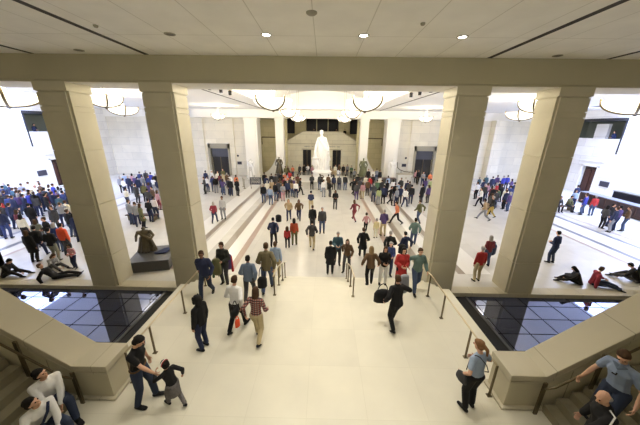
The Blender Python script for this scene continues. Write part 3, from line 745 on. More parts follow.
GROUPS=['', 'visitors around the long dark wood counter', 'visitors behind the stone podium around the statue', 'visitors between the other pair of stone columns', 'visitors between the two columns beside the bronze statue', 'visitors crowding the bluish side of the hall by the first side wall', 'visitors crowding the hall toward the far column and doorway', 'visitors gathered before the back doorway behind the cream floor bands', 'visitors in front of the stone podium', 'visitors packed before the white plaster statue', 'visitors standing on the hall floor between the side crowd and the pool']
PEOPLE=[
(-22.99,17.36,-1.000,-8,'s1','jacket','black','navy','s',1.80,5,'person in black jacket and dark jeans, in front of the one in charcoal coat'),
(-23.76,18.11,-1.000,-17,'s2','jacket','navy','black','s',1.78,5,'person in navy jacket and black trousers, beside the one in charcoal coat'),
(-23.17,18.03,-1.000,17,'s1','coat','charcoal','black','s',1.80,5,'person in charcoal coat and black trousers, beside the one in navy jacket'),
(-26.16,21.09,-1.000,-21,'s1','jacket','navy','jeans','s',1.75,5,'person in navy jacket and jeans, beside the one in grey jacket'),
(-23.38,19.18,-1.000,-8,'s2','jacket','black','jeans','s',1.70,5,'person in black jacket and jeans, beside the one in black jacket'),
(-21.51,17.30,-1.000,-6,'s1','jacket','navy','charcoal','s',1.80,5,'person in navy jacket and charcoal trousers, in front of the one in navy jacket'),
(-22.82,18.97,-1.000,-22,'s1','jacket','black','navy','s',1.78,5,'person in black jacket and dark jeans, beside the one in black jacket'),
(-21.76,18.61,-1.000,15,'s1','jacket','royal','black','s',1.72,5,'person in royal blue jacket and black trousers, wall crowd past the outer stone column'),
(-21.65,19.20,-1.000,-23,'s2','coat','navy','navy','s',1.78,5,'person in navy coat and dark jeans, wall crowd past the outer stone column'),
(-24.32,21.83,-1.000,-3,'s1','jacket','brown','navy','s',1.70,5,'person in brown jacket and dark jeans, wall crowd past the outer stone column'),
(-20.67,18.77,-1.000,-21,'s1','jacket','maroon','black','l',1.66,5,'long-haired person in maroon jacket and black trousers, beside the one in black coat'),
(-20.02,18.10,-1.000,-30,'s1','jacket','black','black','s',1.76,5,'person in black jacket and black trousers, in front of the one in navy jacket'),
(-20.08,18.70,-1.000,6,'s1','jacket','navy','charcoal','s',1.78,5,'person in navy jacket and charcoal trousers, beside the one in blue jacket'),
(-18.95,18.01,-1.000,16,'s2','jacket','teal','navy','s',1.70,5,'person in teal jacket and dark jeans, beside the one in black jacket'),
(-18.23,18.04,-1.000,-18,'s1','jacket','black','navy','s',1.76,5,'person in black jacket and dark jeans, beside the one in teal jacket'),
(-24.99,19.16,-1.000,-13,'s1','jacket','blue','jeans','s',1.75,5,'person in blue jacket and jeans, in front of the one in teal jacket'),
(-21.87,16.78,-1.000,16,'s1','sweater','red','black','l',1.65,5,'long-haired person in red sweater and black trousers, in front of the one in navy jacket'),
(-25.67,20.22,-1.000,22,'s2','jacket','navy','jeans','s',1.80,5,'person in navy jacket and jeans, in front of the one in navy jacket'),
(-23.75,18.71,-1.000,23,'s1','jacket','navy','navy','s',1.78,5,'person in navy jacket and dark jeans, in front of the one in black jacket'),
(-24.65,19.99,-1.000,-25,'s3','jacket','teal','jeans','s',1.70,5,'person in teal jacket and jeans, beside the one in black coat'),
(-22.30,17.72,-1.000,23,'s2','jacket','blue','navy','s',1.70,5,'person in blue jacket and dark jeans, in front of the one in purple jacket'),
(-24.00,19.75,-1.000,-22,'s1','coat','black','black','s',1.80,5,'person in black coat and black trousers, beside the one in white sweater'),
(-22.28,18.32,-1.000,32,'s2','jacket','purple','jeans','l',1.68,5,'long-haired person in purple jacket and jeans, beside the one in royal blue jacket'),
(-23.40,19.78,-1.000,19,'s1','sweater','white','jeans','s',1.72,5,'person in white sweater and jeans, wall crowd past the outer stone column'),
(-21.40,17.89,-1.000,-32,'s1','jacket','navy','navy','s',1.76,5,'person in navy jacket and dark jeans, in front of the one in black coat'),
(-22.22,19.01,-1.000,-19,'s2','jacket','navy','jeans','s',1.80,5,'person in navy jacket and jeans, beside the one in black jacket'),
(-20.73,18.05,-1.000,10,'s1','jacket','charcoal','navy','l',1.70,5,'long-haired person in charcoal jacket and dark jeans, wall crowd past the outer stone column'),
(-21.18,18.45,-1.000,15,'s1','coat','black','black','s',1.80,5,'person in black coat and black trousers, beside the one in maroon jacket'),
(-23.72,20.92,-1.000,164,'s1','shirt','white','jeans','b',1.75,5,'bald person in white shirt and jeans, wall crowd past the outer stone column'),
(-25.93,22.41,-1.000,174,'s2','shirt','white','khaki','s',1.70,5,'person in white shirt and khaki trousers, wall crowd past the outer stone column'),
(-25.06,22.46,-1.000,166,'s1','shirt','white','black','s',1.75,5,'person in white shirt and black trousers, beside the one in white shirt'),
(-22.40,20.13,-1.000,33,'s2','sweater','maroon','jeans','l',1.62,5,'long-haired person in maroon sweater and jeans, wall crowd past the outer stone column'),
(-21.86,19.85,-1.000,2,'s1','jacket','charcoal','blue','s',1.80,5,'person in charcoal jacket and blue jeans, wall crowd past the outer stone column'),
(-23.34,21.57,-1.000,-21,'s3','shirt','cream','navy','l',1.65,5,'long-haired person in cream shirt and dark jeans, just behind the one in white shirt'),
(-21.23,19.63,-1.000,-52,'s1','jacket','navy','blue','s',1.74,5,'person in navy jacket and blue jeans, just behind the one in navy coat'),
(-22.62,21.29,-1.000,-14,'s1','sweater','royal','navy','s',1.80,5,'person in royal blue sweater and dark jeans, beside the one in grey jacket'),
(-20.52,19.40,-1.000,9,'s2','jacket','purple','navy','s',1.70,5,'person in purple jacket and dark jeans, beside the one in navy jacket'),
(-21.94,21.02,-1.000,26,'s1','jacket','grey','jeans','l',1.62,5,'long-haired person in grey jacket and jeans, wall crowd past the outer stone column'),
(-20.88,20.20,-1.000,-9,'s3','shirt','white','navy','s',1.70,5,'person in white shirt and dark jeans, just behind the one in navy jacket'),
(-19.54,18.96,-1.000,-15,'s1','jacket','blue','jeans','s',1.78,5,'person in blue jacket and jeans, beside the one in navy jacket'),
(-21.34,21.05,-1.000,177,'s1','shirt','sky','navy','s',1.70,5,'person in pale blue shirt and dark jeans, wall crowd past the outer stone column'),
(-20.00,19.69,-1.000,-10,'s2','jacket','navy','black','s',1.72,5,'person in navy jacket and black trousers, beside the one in purple jacket'),
(-25.50,21.44,-1.000,14,'s1','jacket','grey','jeans','s',1.75,5,'person in grey jacket and jeans, beside the one in navy jacket'),
(-27.76,21.63,-1.000,9,'s1','jacket','grey','navy','s',1.70,5,'person in grey jacket and dark jeans, in front of the one in teal sweater'),
(-27.99,22.29,-1.000,167,'s2','sweater','teal','jeans','l',1.60,5,'long-haired person in teal sweater and jeans, wall crowd past the outer stone column'),
(-19.68,15.55,-1.000,3,'s1','jacket','navy','navy','s',1.78,10,'person in navy jacket and dark jeans, beside the one in charcoal jacket'),
(-20.27,15.53,-1.000,11,'s2','jacket','charcoal','jeans','s',1.75,10,'person in charcoal jacket and jeans, beside the one in navy jacket'),
(-18.49,15.61,-1.000,18,'s1','jacket','black','black','s',1.76,10,'person in black jacket and black trousers, just behind the one in maroon sweater'),
(-16.55,15.17,-1.000,191,'s1','jacket','charcoal','charcoal','s',1.74,10,'person in charcoal jacket and charcoal trousers, near the outer stone column'),
(-14.90,14.44,-1.000,-10,'s1','jacket','black','jeans','s',1.78,10,'person in black jacket and jeans, beside the one in navy jacket'),
(-18.45,14.04,-1.000,24,'s1','jacket','navy','blue','s',1.85,10,'person in navy jacket and blue jeans, in front of the one in maroon sweater'),
(-19.32,14.41,-1.000,-39,'s1','jacket','blue','navy','s',1.75,10,'person in blue jacket and dark jeans, beside the one in navy jacket'),
(-18.14,14.55,-1.000,-14,'s2','sweater','maroon','black','l',1.65,10,'long-haired person in maroon sweater and black trousers, just behind the one in navy jacket'),
(-16.80,13.63,-1.000,12,'s1','shirt','cream','black','l',1.70,10,'long-haired person in cream shirt and black trousers, near the outer stone column'),
(-14.74,13.03,-1.000,162,'s2','jacket','black','charcoal','s',1.80,10,'person in black jacket and charcoal trousers, beside the one in camouflage sweater'),
(-15.34,13.02,-1.000,39,'s1','sweater','camouflage','grey','l',1.65,10,'long-haired person in camouflage sweater and grey trousers, near the outer stone column'),
(-16.92,16.04,-1.000,36,'s4','shirt','grey','navy','s',1.72,10,'person in grey shirt and dark jeans, near the outer stone column'),
(-17.11,16.61,-1.000,8,'s1','jacket','cream','black','s',1.70,10,'person in cream jacket and black trousers, near the outer stone column'),
(-13.78,12.46,-1.000,13,'s2','jacket','blue','jeans','l',1.68,10,'long-haired person in blue jacket and jeans, near the outer stone column'),
(-13.85,13.75,-1.000,3,'s1','jacket','navy','navy','s',1.78,10,'person in navy jacket and dark jeans, beside the one in black jacket'),
(-20.06,25.48,-1.000,18,'s1','jacket','grey','black','s',1.75,4,'person in grey jacket and black trousers, crowd between the two stone columns'),
(-18.91,24.32,-1.000,-9,'s2','shirt','white','navy','s',1.75,4,'person in white shirt and dark jeans, in front of the one in navy jacket'),
(-20.94,27.25,-1.000,9,'s1','jacket','sky','jeans','s',1.70,4,'person in pale blue jacket and jeans, crowd between the two stone columns'),
(-19.28,25.53,-1.000,14,'s1','jacket','navy','navy','s',1.80,4,'person in navy jacket and dark jeans, beside the one in grey jacket'),
(-20.54,27.77,-1.000,3,'s3','sweater','pink','navy','l',1.62,4,'long-haired person in pink sweater and dark jeans, just behind the one in pale blue jacket'),
(-19.28,26.42,-1.000,-12,'s1','sweater','purple','black','l',1.68,4,'long-haired person in purple sweater and black trousers, crowd between the two stone columns'),
(-18.12,25.18,-1.000,16,'s1','jacket','navy','navy','s',1.75,4,'person in navy jacket and dark jeans, in front of the one in grey shirt'),
(-20.02,28.32,-1.000,22,'s2','jacket','blue','jeans','s',1.74,4,'person in blue jacket and jeans, in front of the one in charcoal jacket'),
(-18.23,26.04,-1.000,28,'s1','shirt','grey','jeans','s',1.78,4,'person in grey shirt and jeans, beside the one in blue jacket'),
(-19.71,28.88,-1.000,8,'s1','jacket','charcoal','navy','s',1.80,4,'person in charcoal jacket and dark jeans, just behind the one in blue jacket'),
(-17.63,26.07,-1.000,-21,'s2','jacket','blue','navy','s',1.72,4,'person in blue jacket and dark jeans, beside the one in grey shirt'),
(-18.52,27.91,-1.000,10,'s1','sweater','royal','navy','s',1.75,4,'person in royal blue sweater and dark jeans, beside the one in black jacket'),
(-16.91,25.68,-1.000,-12,'s3','shirt','white','grey','l',1.65,4,'long-haired person in white shirt and grey trousers, beside the one in blue jacket'),
(-17.42,27.01,-1.000,24,'s1','jacket','black','black','s',1.80,4,'person in black jacket and black trousers, just behind the one in blue jacket'),
(-15.70,24.51,-1.000,16,'s2','jacket','navy','grey','s',1.70,4,'person in navy jacket and grey trousers, just behind the one in purple sweater'),
(-16.07,21.95,-1.000,-10,'s1','coat','charcoal','black','s',1.75,4,'person in charcoal coat and black trousers, beside the one in olive jacket'),
(-15.62,22.36,-1.000,14,'s1','jacket','olive','black','s',1.74,4,'person in olive jacket and black trousers, beside the one in charcoal coat'),
(-15.63,23.02,-1.000,-11,'s2','sweater','purple','navy','l',1.65,4,'long-haired person in purple sweater and dark jeans, crowd between the two stone columns'),
(-14.10,21.15,-1.000,156,'s1','jacket','brown','jeans','s',1.70,4,'person in brown jacket and jeans, just behind the one in charcoal jacket'),
(-13.97,20.29,-1.000,-1,'s3','jacket','charcoal','navy','s',1.72,4,'person in charcoal jacket and dark jeans, in front of the one in brown jacket'),
(-13.01,20.06,-1.000,-26,'s1','sweater','pink','maroon','l',1.66,4,'long-haired person in pink sweater and maroon trousers, crowd between the two stone columns'),
(-15.85,20.47,-1.000,-19,'s2','shirt','cream','navy','s',1.75,4,'person in cream shirt and dark jeans, in front of the one in charcoal coat'),
(-12.88,16.70,-1.000,-22,'s1','jacket','grey','jeans','s',1.78,4,'person in grey jacket and jeans, beside the one in grey jacket'),
(-12.27,16.44,-1.000,33,'w1','jacket','grey','navy','s',1.74,4,'person in grey jacket and dark jeans, beside the one in grey jacket'),
(-11.69,16.09,-1.000,-38,'s1','coat','olive','black','l',1.72,4,'long-haired person in olive coat and black trousers, crowd between the two stone columns'),
(-11.91,17.24,-1.000,-2,'s2','sweater','black','navy','s',1.75,4,'person in black sweater and dark jeans, crowd between the two stone columns'),
(-13.14,29.34,-1.000,-5,'s1','jacket','navy','black','s',1.80,7,'person in navy jacket and black trousers, in front of the one in white shirt'),
(-11.63,25.59,-1.000,108,'s2','jacket','charcoal','black','s',1.78,7,'person in charcoal jacket and black trousers, in front of the one in white shirt'),
(-11.78,26.45,-1.000,-20,'s1','shirt','white','navy','s',1.70,7,'person in white shirt and dark jeans, beside the one in blue jacket'),
(-12.69,29.93,-1.000,-2,'s1','cap','white','navy','c',1.75,7,'capped person in white shirt and dark jeans, just behind the one in navy jacket'),
(-11.19,26.50,-1.000,22,'s2','jacket','blue','jeans','s',1.72,7,'person in blue jacket and jeans, beside the one in white shirt'),
(-10.74,26.08,-1.000,19,'s1','jacket','black','grey','s',1.78,7,'person in black jacket and grey trousers, by the grey framed doorway in the back wall'),
(-11.79,29.44,-1.000,195,'s1','shirt','cream','black','s',1.75,7,'person in cream shirt and black trousers, beside the one in white shirt'),
(-11.84,31.17,-1.000,188,'s2','shirt','olive','khaki','s',1.80,7,'person in olive shirt and khaki trousers, by the grey framed doorway in the back wall'),
(-10.15,26.11,-1.000,-31,'s1','jacket','navy','navy','s',1.70,7,'person in navy jacket and dark jeans, just behind the one in purple sweater'),
(-9.71,25.29,-1.000,-4,'s3','sweater','purple','jeans','l',1.66,7,'long-haired person in purple sweater and jeans, beside the one in charcoal jacket'),
(-9.11,25.38,-1.000,2,'s1','jacket','charcoal','black','s',1.75,7,'person in charcoal jacket and black trousers, just behind the one in black jacket'),
(-9.72,27.50,-1.000,19,'s2','shirt','white','black','s',1.70,7,'person in white shirt and black trousers, beside the one in orange sweater'),
(-8.79,24.88,-1.000,12,'s1','jacket','black','navy','s',1.78,7,'person in black jacket and dark jeans, in front of the one in charcoal jacket'),
(-9.15,27.71,-1.000,2,'s1','sweater','orange','black','l',1.66,7,'long-haired person in orange sweater and black trousers, beside the one in white shirt'),
(-8.20,24.99,-1.000,-16,'s2','coat','black','black','s',1.75,7,'person in black coat and black trousers, beside the one in black jacket'),
(-11.17,28.42,-1.000,-13,'s1','jacket','maroon','black','l',1.65,7,'long-haired person in maroon jacket and black trousers, beside the one in brown jacket'),
(-10.40,28.47,-1.000,-13,'s1','jacket','brown','black','s',1.72,7,'person in brown jacket and black trousers, beside the one in maroon jacket'),
(-5.68,26.85,-1.000,0,'s1','jacket','navy','charcoal','s',1.78,9,'person in navy jacket and charcoal trousers, in front of the one in charcoal coat'),
(-5.42,28.30,-1.000,4,'s1','jacket','black','black','s',1.75,9,'person in black jacket and black trousers, beside the one in charcoal coat'),
(-4.00,24.45,-1.000,-11,'s2','jacket','charcoal','navy','s',1.76,9,'person in charcoal jacket and dark jeans, beside the one in navy jacket'),
(-4.51,28.88,-1.000,-24,'s1','coat','black','charcoal','s',1.80,9,'person in black coat and charcoal trousers, crowd at the near end of the stone podium'),
(-3.49,25.68,-1.000,5,'s1','jacket','black','brown','s',1.74,9,'person in black jacket and brown trousers, crowd at the near end of the stone podium'),
(-3.11,26.59,-1.000,-6,'s1','jacket','charcoal','jeans','s',1.72,9,'person in charcoal jacket and jeans, just behind the one in purple jacket'),
(-2.71,26.13,-1.000,-6,'s1','jacket','purple','black','s',1.70,9,'person in purple jacket and black trousers, crowd at the near end of the stone podium'),
(-6.30,28.75,-1.000,22,'s1','coat','black','black','s',1.80,9,'person in black coat and black trousers, beside the one in charcoal coat'),
(-5.06,22.61,-1.000,19,'s1','jacket','black','jeans','s',1.78,9,'person in black jacket and jeans, beside the one in pale blue shirt'),
(-5.16,24.74,-1.000,0,'s2','sweater','cream','grey','l',1.66,9,'long-haired person in cream sweater and grey trousers, in front of the one in tan sweater'),
(-4.31,22.01,-1.000,-14,'s1','shirt','sky','jeans','s',1.70,9,'person in pale blue shirt and jeans, crowd at the near end of the stone podium'),
(-4.81,25.22,-1.000,28,'s1','sweater','tan','khaki','l',1.68,9,'long-haired person in tan sweater and khaki trousers, just behind the one in cream sweater'),
(-4.10,23.35,-1.000,-22,'s1','jacket','black','jeans','s',1.80,9,'person in black jacket and jeans, beside the one in grey jacket'),
(-4.89,27.85,-1.000,19,'s1','coat','charcoal','charcoal','s',1.80,9,'person in charcoal coat and charcoal trousers, crowd at the near end of the stone podium'),
(-4.18,26.05,-1.000,-16,'s3','jacket','brown','black','l',1.66,9,'long-haired person in brown jacket and black trousers, in front of the one in maroon sweater'),
(-3.45,23.39,-1.000,198,'s2','jacket','grey','pink','l',1.68,9,'long-haired person in grey jacket and pink trousers, beside the one in black jacket'),
(-3.81,26.53,-1.000,14,'s1','sweater','maroon','navy','s',1.72,9,'person in maroon sweater and dark jeans, crowd at the near end of the stone podium'),
(-3.15,24.48,-1.000,4,'s1','jacket','navy','black','s',1.76,9,'person in navy jacket and black trousers, in front of the one in tan sweater'),
(-3.61,27.82,-1.000,-5,'s2','sweater','orange','grey','l',1.64,9,'long-haired person in orange sweater and grey trousers, beside the one in cream shirt'),
(-2.78,24.95,-1.000,-29,'s1','sweater','tan','jeans','l',1.66,9,'long-haired person in tan sweater and jeans, crowd at the near end of the stone podium'),
(-3.15,28.20,-1.000,6,'s3','shirt','cream','navy','s',1.70,9,'person in cream shirt and dark jeans, beside the one in orange sweater'),
(-2.35,24.54,-1.000,-1,'s1','shirt','white','navy','s',1.72,9,'person in white shirt and dark jeans, beside the one in tan sweater'),
(-2.40,27.07,-1.000,-21,'s1','jacket','brown','jeans','s',1.75,9,'person in brown jacket and jeans, beside the one in charcoal jacket'),
(-2.07,25.77,-1.000,-74,'w1','jacket','black','black','s',1.80,9,'person in black jacket and black trousers, beside the one in purple jacket'),
(-4.21,29.98,-1.000,-16,'s1','sweater','orange','brown','l',1.62,9,'long-haired person in orange sweater and brown trousers, just behind the one in black coat'),
(-3.77,31.16,-1.000,-7,'s2','sweater','red','black','l',1.64,9,'long-haired person in red sweater and black trousers, just behind the one in orange sweater'),
(-2.55,28.17,-1.000,-22,'s1','jacket','maroon','black','s',1.75,9,'person in maroon jacket and black trousers, crowd at the near end of the stone podium'),
(-4.53,35.13,-1.000,155,'s1','jacket','brown','black','l',1.66,2,'long-haired person in brown jacket and black trousers, beside the one in orange sweater'),
(-3.86,35.18,-1.000,162,'s2','sweater','orange','navy','s',1.70,2,"person in orange sweater and dark jeans, behind the stone podium at the statue's foot"),
(-2.99,36.02,-1.000,150,'s1','jacket','charcoal','black','s',1.75,2,'person in charcoal jacket and black trousers, beside the one in black jacket'),
(-2.40,36.07,-1.000,173,'s1','jacket','black','black','s',1.78,2,'person in black jacket and black trousers, beside the one in charcoal jacket'),
(-1.91,36.91,-1.000,166,'s3','shirt','white','grey','l',1.66,2,'long-haired person in white shirt and grey trousers, just behind the one in pink sweater'),
(-1.30,36.16,-1.000,198,'s1','sweater','pink','navy','l',1.64,2,'long-haired person in pink sweater and dark jeans, in front of the one in white shirt'),
(1.93,36.42,-1.000,185,'s1','shirt','cream','khaki','s',1.75,2,"person in cream shirt and khaki trousers, behind the stone podium at the statue's foot"),
(2.54,37.28,-1.000,152,'s2','jacket','brown','black','s',1.70,2,'person in brown jacket and black trousers, just behind the one in black jacket'),
(3.06,36.52,-1.000,167,'s1','jacket','black','charcoal','s',1.76,2,'person in black jacket and charcoal trousers, in front of the one in brown jacket'),
(3.70,37.38,-1.000,182,'s1','shirt','grey','navy','l',1.66,2,"long-haired person in grey shirt and dark jeans, behind the stone podium at the statue's foot"),
(4.12,35.83,-1.000,173,'s2','sweater','green','black','s',1.72,2,"person in green sweater and black trousers, behind the stone podium at the statue's foot"),
(1.20,35.59,-1.000,161,'s1','sweater','tan','brown','l',1.66,2,"long-haired person in tan sweater and brown trousers, behind the stone podium at the statue's foot"),
(-4.71,34.20,-1.000,167,'s1','jacket','olive','black','s',1.75,2,'person in olive jacket and black trousers, in front of the one in brown jacket'),
(-0.58,35.45,-1.000,24,'s1','jacket','charcoal','black','s',1.70,2,'person in charcoal jacket and black trousers, beside the one in pink sweater'),
(-0.97,28.20,-1.000,8,'s2','jacket','charcoal','black','s',1.76,8,'person in charcoal jacket and black trousers, beside the one in charcoal jacket'),
(1.43,28.20,-1.000,0,'s1','jacket','navy','charcoal','l',1.68,8,'long-haired person in navy jacket and charcoal trousers, before the stone podium'),
(0.83,28.20,-1.000,-30,'s2','jacket','brown','black','s',1.76,8,'person in brown jacket and black trousers, beside the one in navy jacket'),
(2.68,28.20,-1.000,-19,'s1','jacket','black','jeans','s',1.78,8,'person in black jacket and jeans, beside the one in charcoal jacket'),
(2.03,28.20,-1.000,-7,'s1','jacket','charcoal','navy','s',1.70,8,'person in charcoal jacket and dark jeans, beside the one in black jacket'),
(-0.60,33.60,-1.000,-11,'s1','coat','black','black','s',1.75,8,'person in black coat and black trousers, beside the one in tan sweater'),
(-0.09,28.20,-1.000,26,'s1','jacket','charcoal','jeans','s',1.80,8,'person in charcoal jacket and jeans, beside the one in charcoal jacket'),
(0.32,25.10,-1.000,-16,'s1','shirt','white','grey','s',1.78,8,'person in white shirt and grey trousers, beside the one in black jacket'),
(0.92,25.14,-1.000,-43,'s2','jacket','black','charcoal','l',1.70,8,'long-haired person in black jacket and charcoal trousers, before the stone podium'),
(0.16,27.23,-1.000,22,'s1','jacket','black','sky','l',1.66,8,'long-haired person in black jacket and pale trousers, before the stone podium'),
(1.50,33.60,-1.000,181,'s1','sweater','tan','navy','l',1.60,8,'long-haired person in tan sweater and dark jeans, before the stone podium'),
(2.20,33.52,-1.000,-17,'s3','shirt','white','grey','s',1.65,8,'person in white shirt and grey trousers, beside the one in tan sweater'),
(3.36,26.11,-1.000,-147,'w1','coat','black','black','s',1.78,8,'person in black coat and black trousers, in front of the one in black jacket'),
(3.99,26.15,-1.000,-23,'s1','jacket','charcoal','black','s',1.75,6,'person in charcoal jacket and black trousers, beside the one in brown jacket'),
(4.75,25.78,-1.000,1,'s1','jacket','brown','charcoal','s',1.74,6,'person in brown jacket and charcoal trousers, crowd by the bright far column'),
(5.75,28.56,-1.000,23,'s2','jacket','black','navy','s',1.78,6,'person in black jacket and dark jeans, beside the one in cream sweater'),
(6.19,25.88,-1.000,28,'s1','jacket','charcoal','jeans','s',1.72,6,'person in charcoal jacket and jeans, beside the one in black jacket'),
(7.02,23.98,-1.000,9,'s1','jacket','black','navy','s',1.75,6,'person in black jacket and dark jeans, beside the one in pale blue shirt'),
(7.24,22.98,-1.000,-11,'s1','jacket','navy','charcoal','s',1.72,6,'person in navy jacket and charcoal trousers, just behind the one in grey jacket'),
(8.62,24.83,-1.000,-6,'s2','jacket','charcoal','navy','s',1.76,6,'person in charcoal jacket and dark jeans, in front of the one in navy jacket'),
(3.44,24.15,-1.000,-16,'s2','jacket','charcoal','purple','s',1.75,6,'person in charcoal jacket and purple trousers, crowd by the bright far column'),
(4.06,28.45,-1.000,13,'s1','jacket','black','black','s',1.80,6,'person in black jacket and black trousers, beside the one in cream sweater'),
(4.08,24.56,-1.000,1,'s1','sweater','pink','khaki','l',1.68,6,'long-haired person in pink sweater and khaki trousers, crowd by the bright far column'),
(4.96,28.51,-1.000,193,'s1','sweater','cream','grey','l',1.66,6,'long-haired person in cream sweater and grey trousers, beside the one in black jacket'),
(5.25,27.56,-1.000,-8,'s1','sweater','red','navy','s',1.75,6,'person in red sweater and dark jeans, crowd by the bright far column'),
(4.96,23.53,-1.000,6,'s2','jacket','charcoal','navy','s',1.78,6,'person in charcoal jacket and dark jeans, just behind the one in lime sweater'),
(5.60,25.43,-1.000,15,'s1','jacket','green','black','s',1.76,6,'person in green jacket and black trousers, crowd by the bright far column'),
(5.23,22.54,-1.000,14,'s1','sweater','lime','grey','l',1.64,6,'long-haired person in lime sweater and grey trousers, crowd by the bright far column'),
(6.44,28.12,-1.000,17,'s1','shirt','cream','black','s',1.70,6,'person in cream shirt and black trousers, beside the one in black jacket'),
(5.74,22.90,-1.000,15,'s2','jacket','navy','black','s',1.78,6,'person in navy jacket and black trousers, beside the one in black jacket'),
(6.63,25.48,-1.000,35,'s1','jacket','black','navy','s',1.74,6,'person in black jacket and dark jeans, beside the one in charcoal jacket'),
(7.34,28.18,-1.000,11,'s1','shirt','sky','grey','s',1.70,6,'person in pale blue shirt and grey trousers, crowd by the bright far column'),
(6.28,22.63,-1.000,-133,'w1','jacket','black','black','s',1.78,6,'person in black jacket and black trousers, beside the one in grey jacket'),
(7.44,26.37,-1.000,0,'s1','shirt','white','grey','l',1.66,6,'long-haired person in white shirt and grey trousers, beside the one in charcoal jacket'),
(7.45,24.41,-1.000,-7,'s2','shirt','sky','black','s',1.75,6,'person in pale blue shirt and black trousers, crowd by the bright far column'),
(8.40,26.86,-1.000,136,'s1','jacket','charcoal','navy','s',1.74,6,'person in charcoal jacket and dark jeans, beside the one in white shirt'),
(7.42,22.03,-1.000,-53,'w1','shirt','white','navy','s',1.76,6,'person in white shirt and dark jeans, beside the one in grey jacket'),
(8.66,25.62,-1.000,-11,'s1','jacket','navy','jeans','s',1.72,6,'person in navy jacket and jeans, just behind the one in charcoal jacket'),
(8.26,23.04,-1.000,-12,'s1','jacket','black','navy','s',1.80,6,'person in black jacket and dark jeans, beside the one in navy jacket'),
(6.75,22.26,-1.000,39,'s2','jacket','grey','navy','s',1.70,6,'person in grey jacket and dark jeans, beside the one in black jacket'),
(9.39,23.44,-1.000,22,'s1','coat','black','black','s',1.80,6,'person in black coat and black trousers, beside the one in purple jacket'),
(9.98,23.47,-1.000,17,'s1','jacket','purple','charcoal','l',1.72,6,'long-haired person in purple jacket and charcoal trousers, crowd by the bright far column'),
(11.36,26.61,-1.000,21,'s2','sweater','lime','purple','s',1.74,6,'person in lime sweater and purple trousers, crowd by the bright far column'),
(11.16,27.49,-1.000,4,'s1','sweater','purple','jeans','l',1.64,6,'long-haired person in purple sweater and jeans, just behind the one in lime sweater'),
(12.05,32.32,-1.000,202,'s1','jacket','black','black','s',1.78,6,'person in black jacket and black trousers, in front of the one in pink sweater'),
(12.26,31.22,-1.000,173,'s2','sweater','grey','navy','s',1.75,6,'person in grey sweater and dark jeans, crowd by the bright far column'),
(13.12,31.21,-1.000,156,'s1','sweater','orange','grey','l',1.66,6,'long-haired person in orange sweater and grey trousers, beside the one in grey sweater'),
(12.00,32.94,-1.000,166,'s1','sweater','pink','black','l',1.64,6,'long-haired person in pink sweater and black trousers, crowd by the bright far column'),
(5.90,32.49,-1.000,164,'s1','jacket','black','black','s',1.78,6,'person in black jacket and black trousers, beside the one in white shirt'),
(6.49,32.53,-1.000,-14,'s1','shirt','white','sky','s',1.72,6,'person in white shirt and pale trousers, crowd by the bright far column'),
(7.08,33.22,-1.000,6,'s2','shirt','grey','jeans','s',1.75,6,'person in grey shirt and jeans, just behind the one in white shirt'),
(7.22,31.97,-1.000,200,'s1','coat','black','black','s',1.78,6,'person in black coat and black trousers, beside the one in white shirt'),
(4.23,33.01,-1.000,17,'s3','shirt','grey','black','s',1.70,6,'person in grey shirt and black trousers, crowd by the bright far column'),
(15.49,24.20,-1.000,-1,'s1','jacket','charcoal','navy','s',1.75,3,'person in charcoal jacket and dark jeans, just behind the one in maroon sweater'),
(17.90,25.78,-1.000,7,'s2','jacket','black','navy','s',1.76,3,'person in black jacket and dark jeans, beside the one in red sweater'),
(15.91,21.81,-1.000,14,'s1','jacket','navy','black','s',1.74,3,'person in navy jacket and black trousers, in front of the one in green jacket'),
(15.09,21.85,-1.000,-10,'s1','jacket','charcoal','jeans','s',1.72,3,'person in charcoal jacket and jeans, beside the one in green jacket'),
(15.39,25.24,-1.000,8,'s1','shirt','white','black','s',1.75,3,'person in white shirt and black trousers, beside the one in pink sweater'),
(17.32,28.35,-1.000,20,'s1','jacket','teal','navy','s',1.70,3,'person in teal jacket and dark jeans, beside the one in navy jacket'),
(14.19,22.41,-1.000,74,'w1','shirt','white','black','s',1.80,3,'person in white shirt and black trousers, beside the one in charcoal jacket'),
(16.72,26.52,-1.000,12,'s2','jacket','navy','navy','s',1.75,3,'person in navy jacket and dark jeans, just behind the one in pink sweater'),
(18.72,29.43,-1.000,-1,'s1','jacket','teal','jeans','s',1.74,3,'person in teal jacket and jeans, just behind the one in navy jacket'),
(16.41,25.30,-1.000,3,'s1','sweater','pink','navy','l',1.66,3,'long-haired person in pink sweater and dark jeans, beside the one in red sweater'),
(15.87,23.74,-1.000,14,'s1','sweater','maroon','black','l',1.68,3,'long-haired person in maroon sweater and black trousers, in front of the one in charcoal jacket'),
(18.81,28.45,-1.000,-8,'s1','jacket','navy','navy','s',1.76,3,'person in navy jacket and dark jeans, in front of the one in teal jacket'),
(15.48,22.87,-1.000,-4,'s2','jacket','black','charcoal','s',1.80,3,'person in black jacket and charcoal trousers, just behind the one in green jacket'),
(17.34,25.35,-1.000,23,'s1','sweater','red','navy','l',1.66,3,'long-haired person in red sweater and dark jeans, crowd seen between the other two stone columns'),
(20.02,29.52,-1.000,-5,'s1','jacket','purple','navy','s',1.72,3,'person in purple jacket and dark jeans, just behind the one in royal blue jacket'),
(15.54,22.28,-1.000,25,'s1','jacket','green','grey','s',1.78,3,'person in green jacket and grey trousers, crowd seen between the other two stone columns'),
(17.12,24.23,-1.000,22,'s2','jacket','black','black','s',1.74,3,'person in black jacket and black trousers, in front of the one in red sweater'),
(20.40,29.04,-1.000,11,'s1','jacket','royal','navy','s',1.76,3,'person in royal blue jacket and dark jeans, crowd seen between the other two stone columns'),
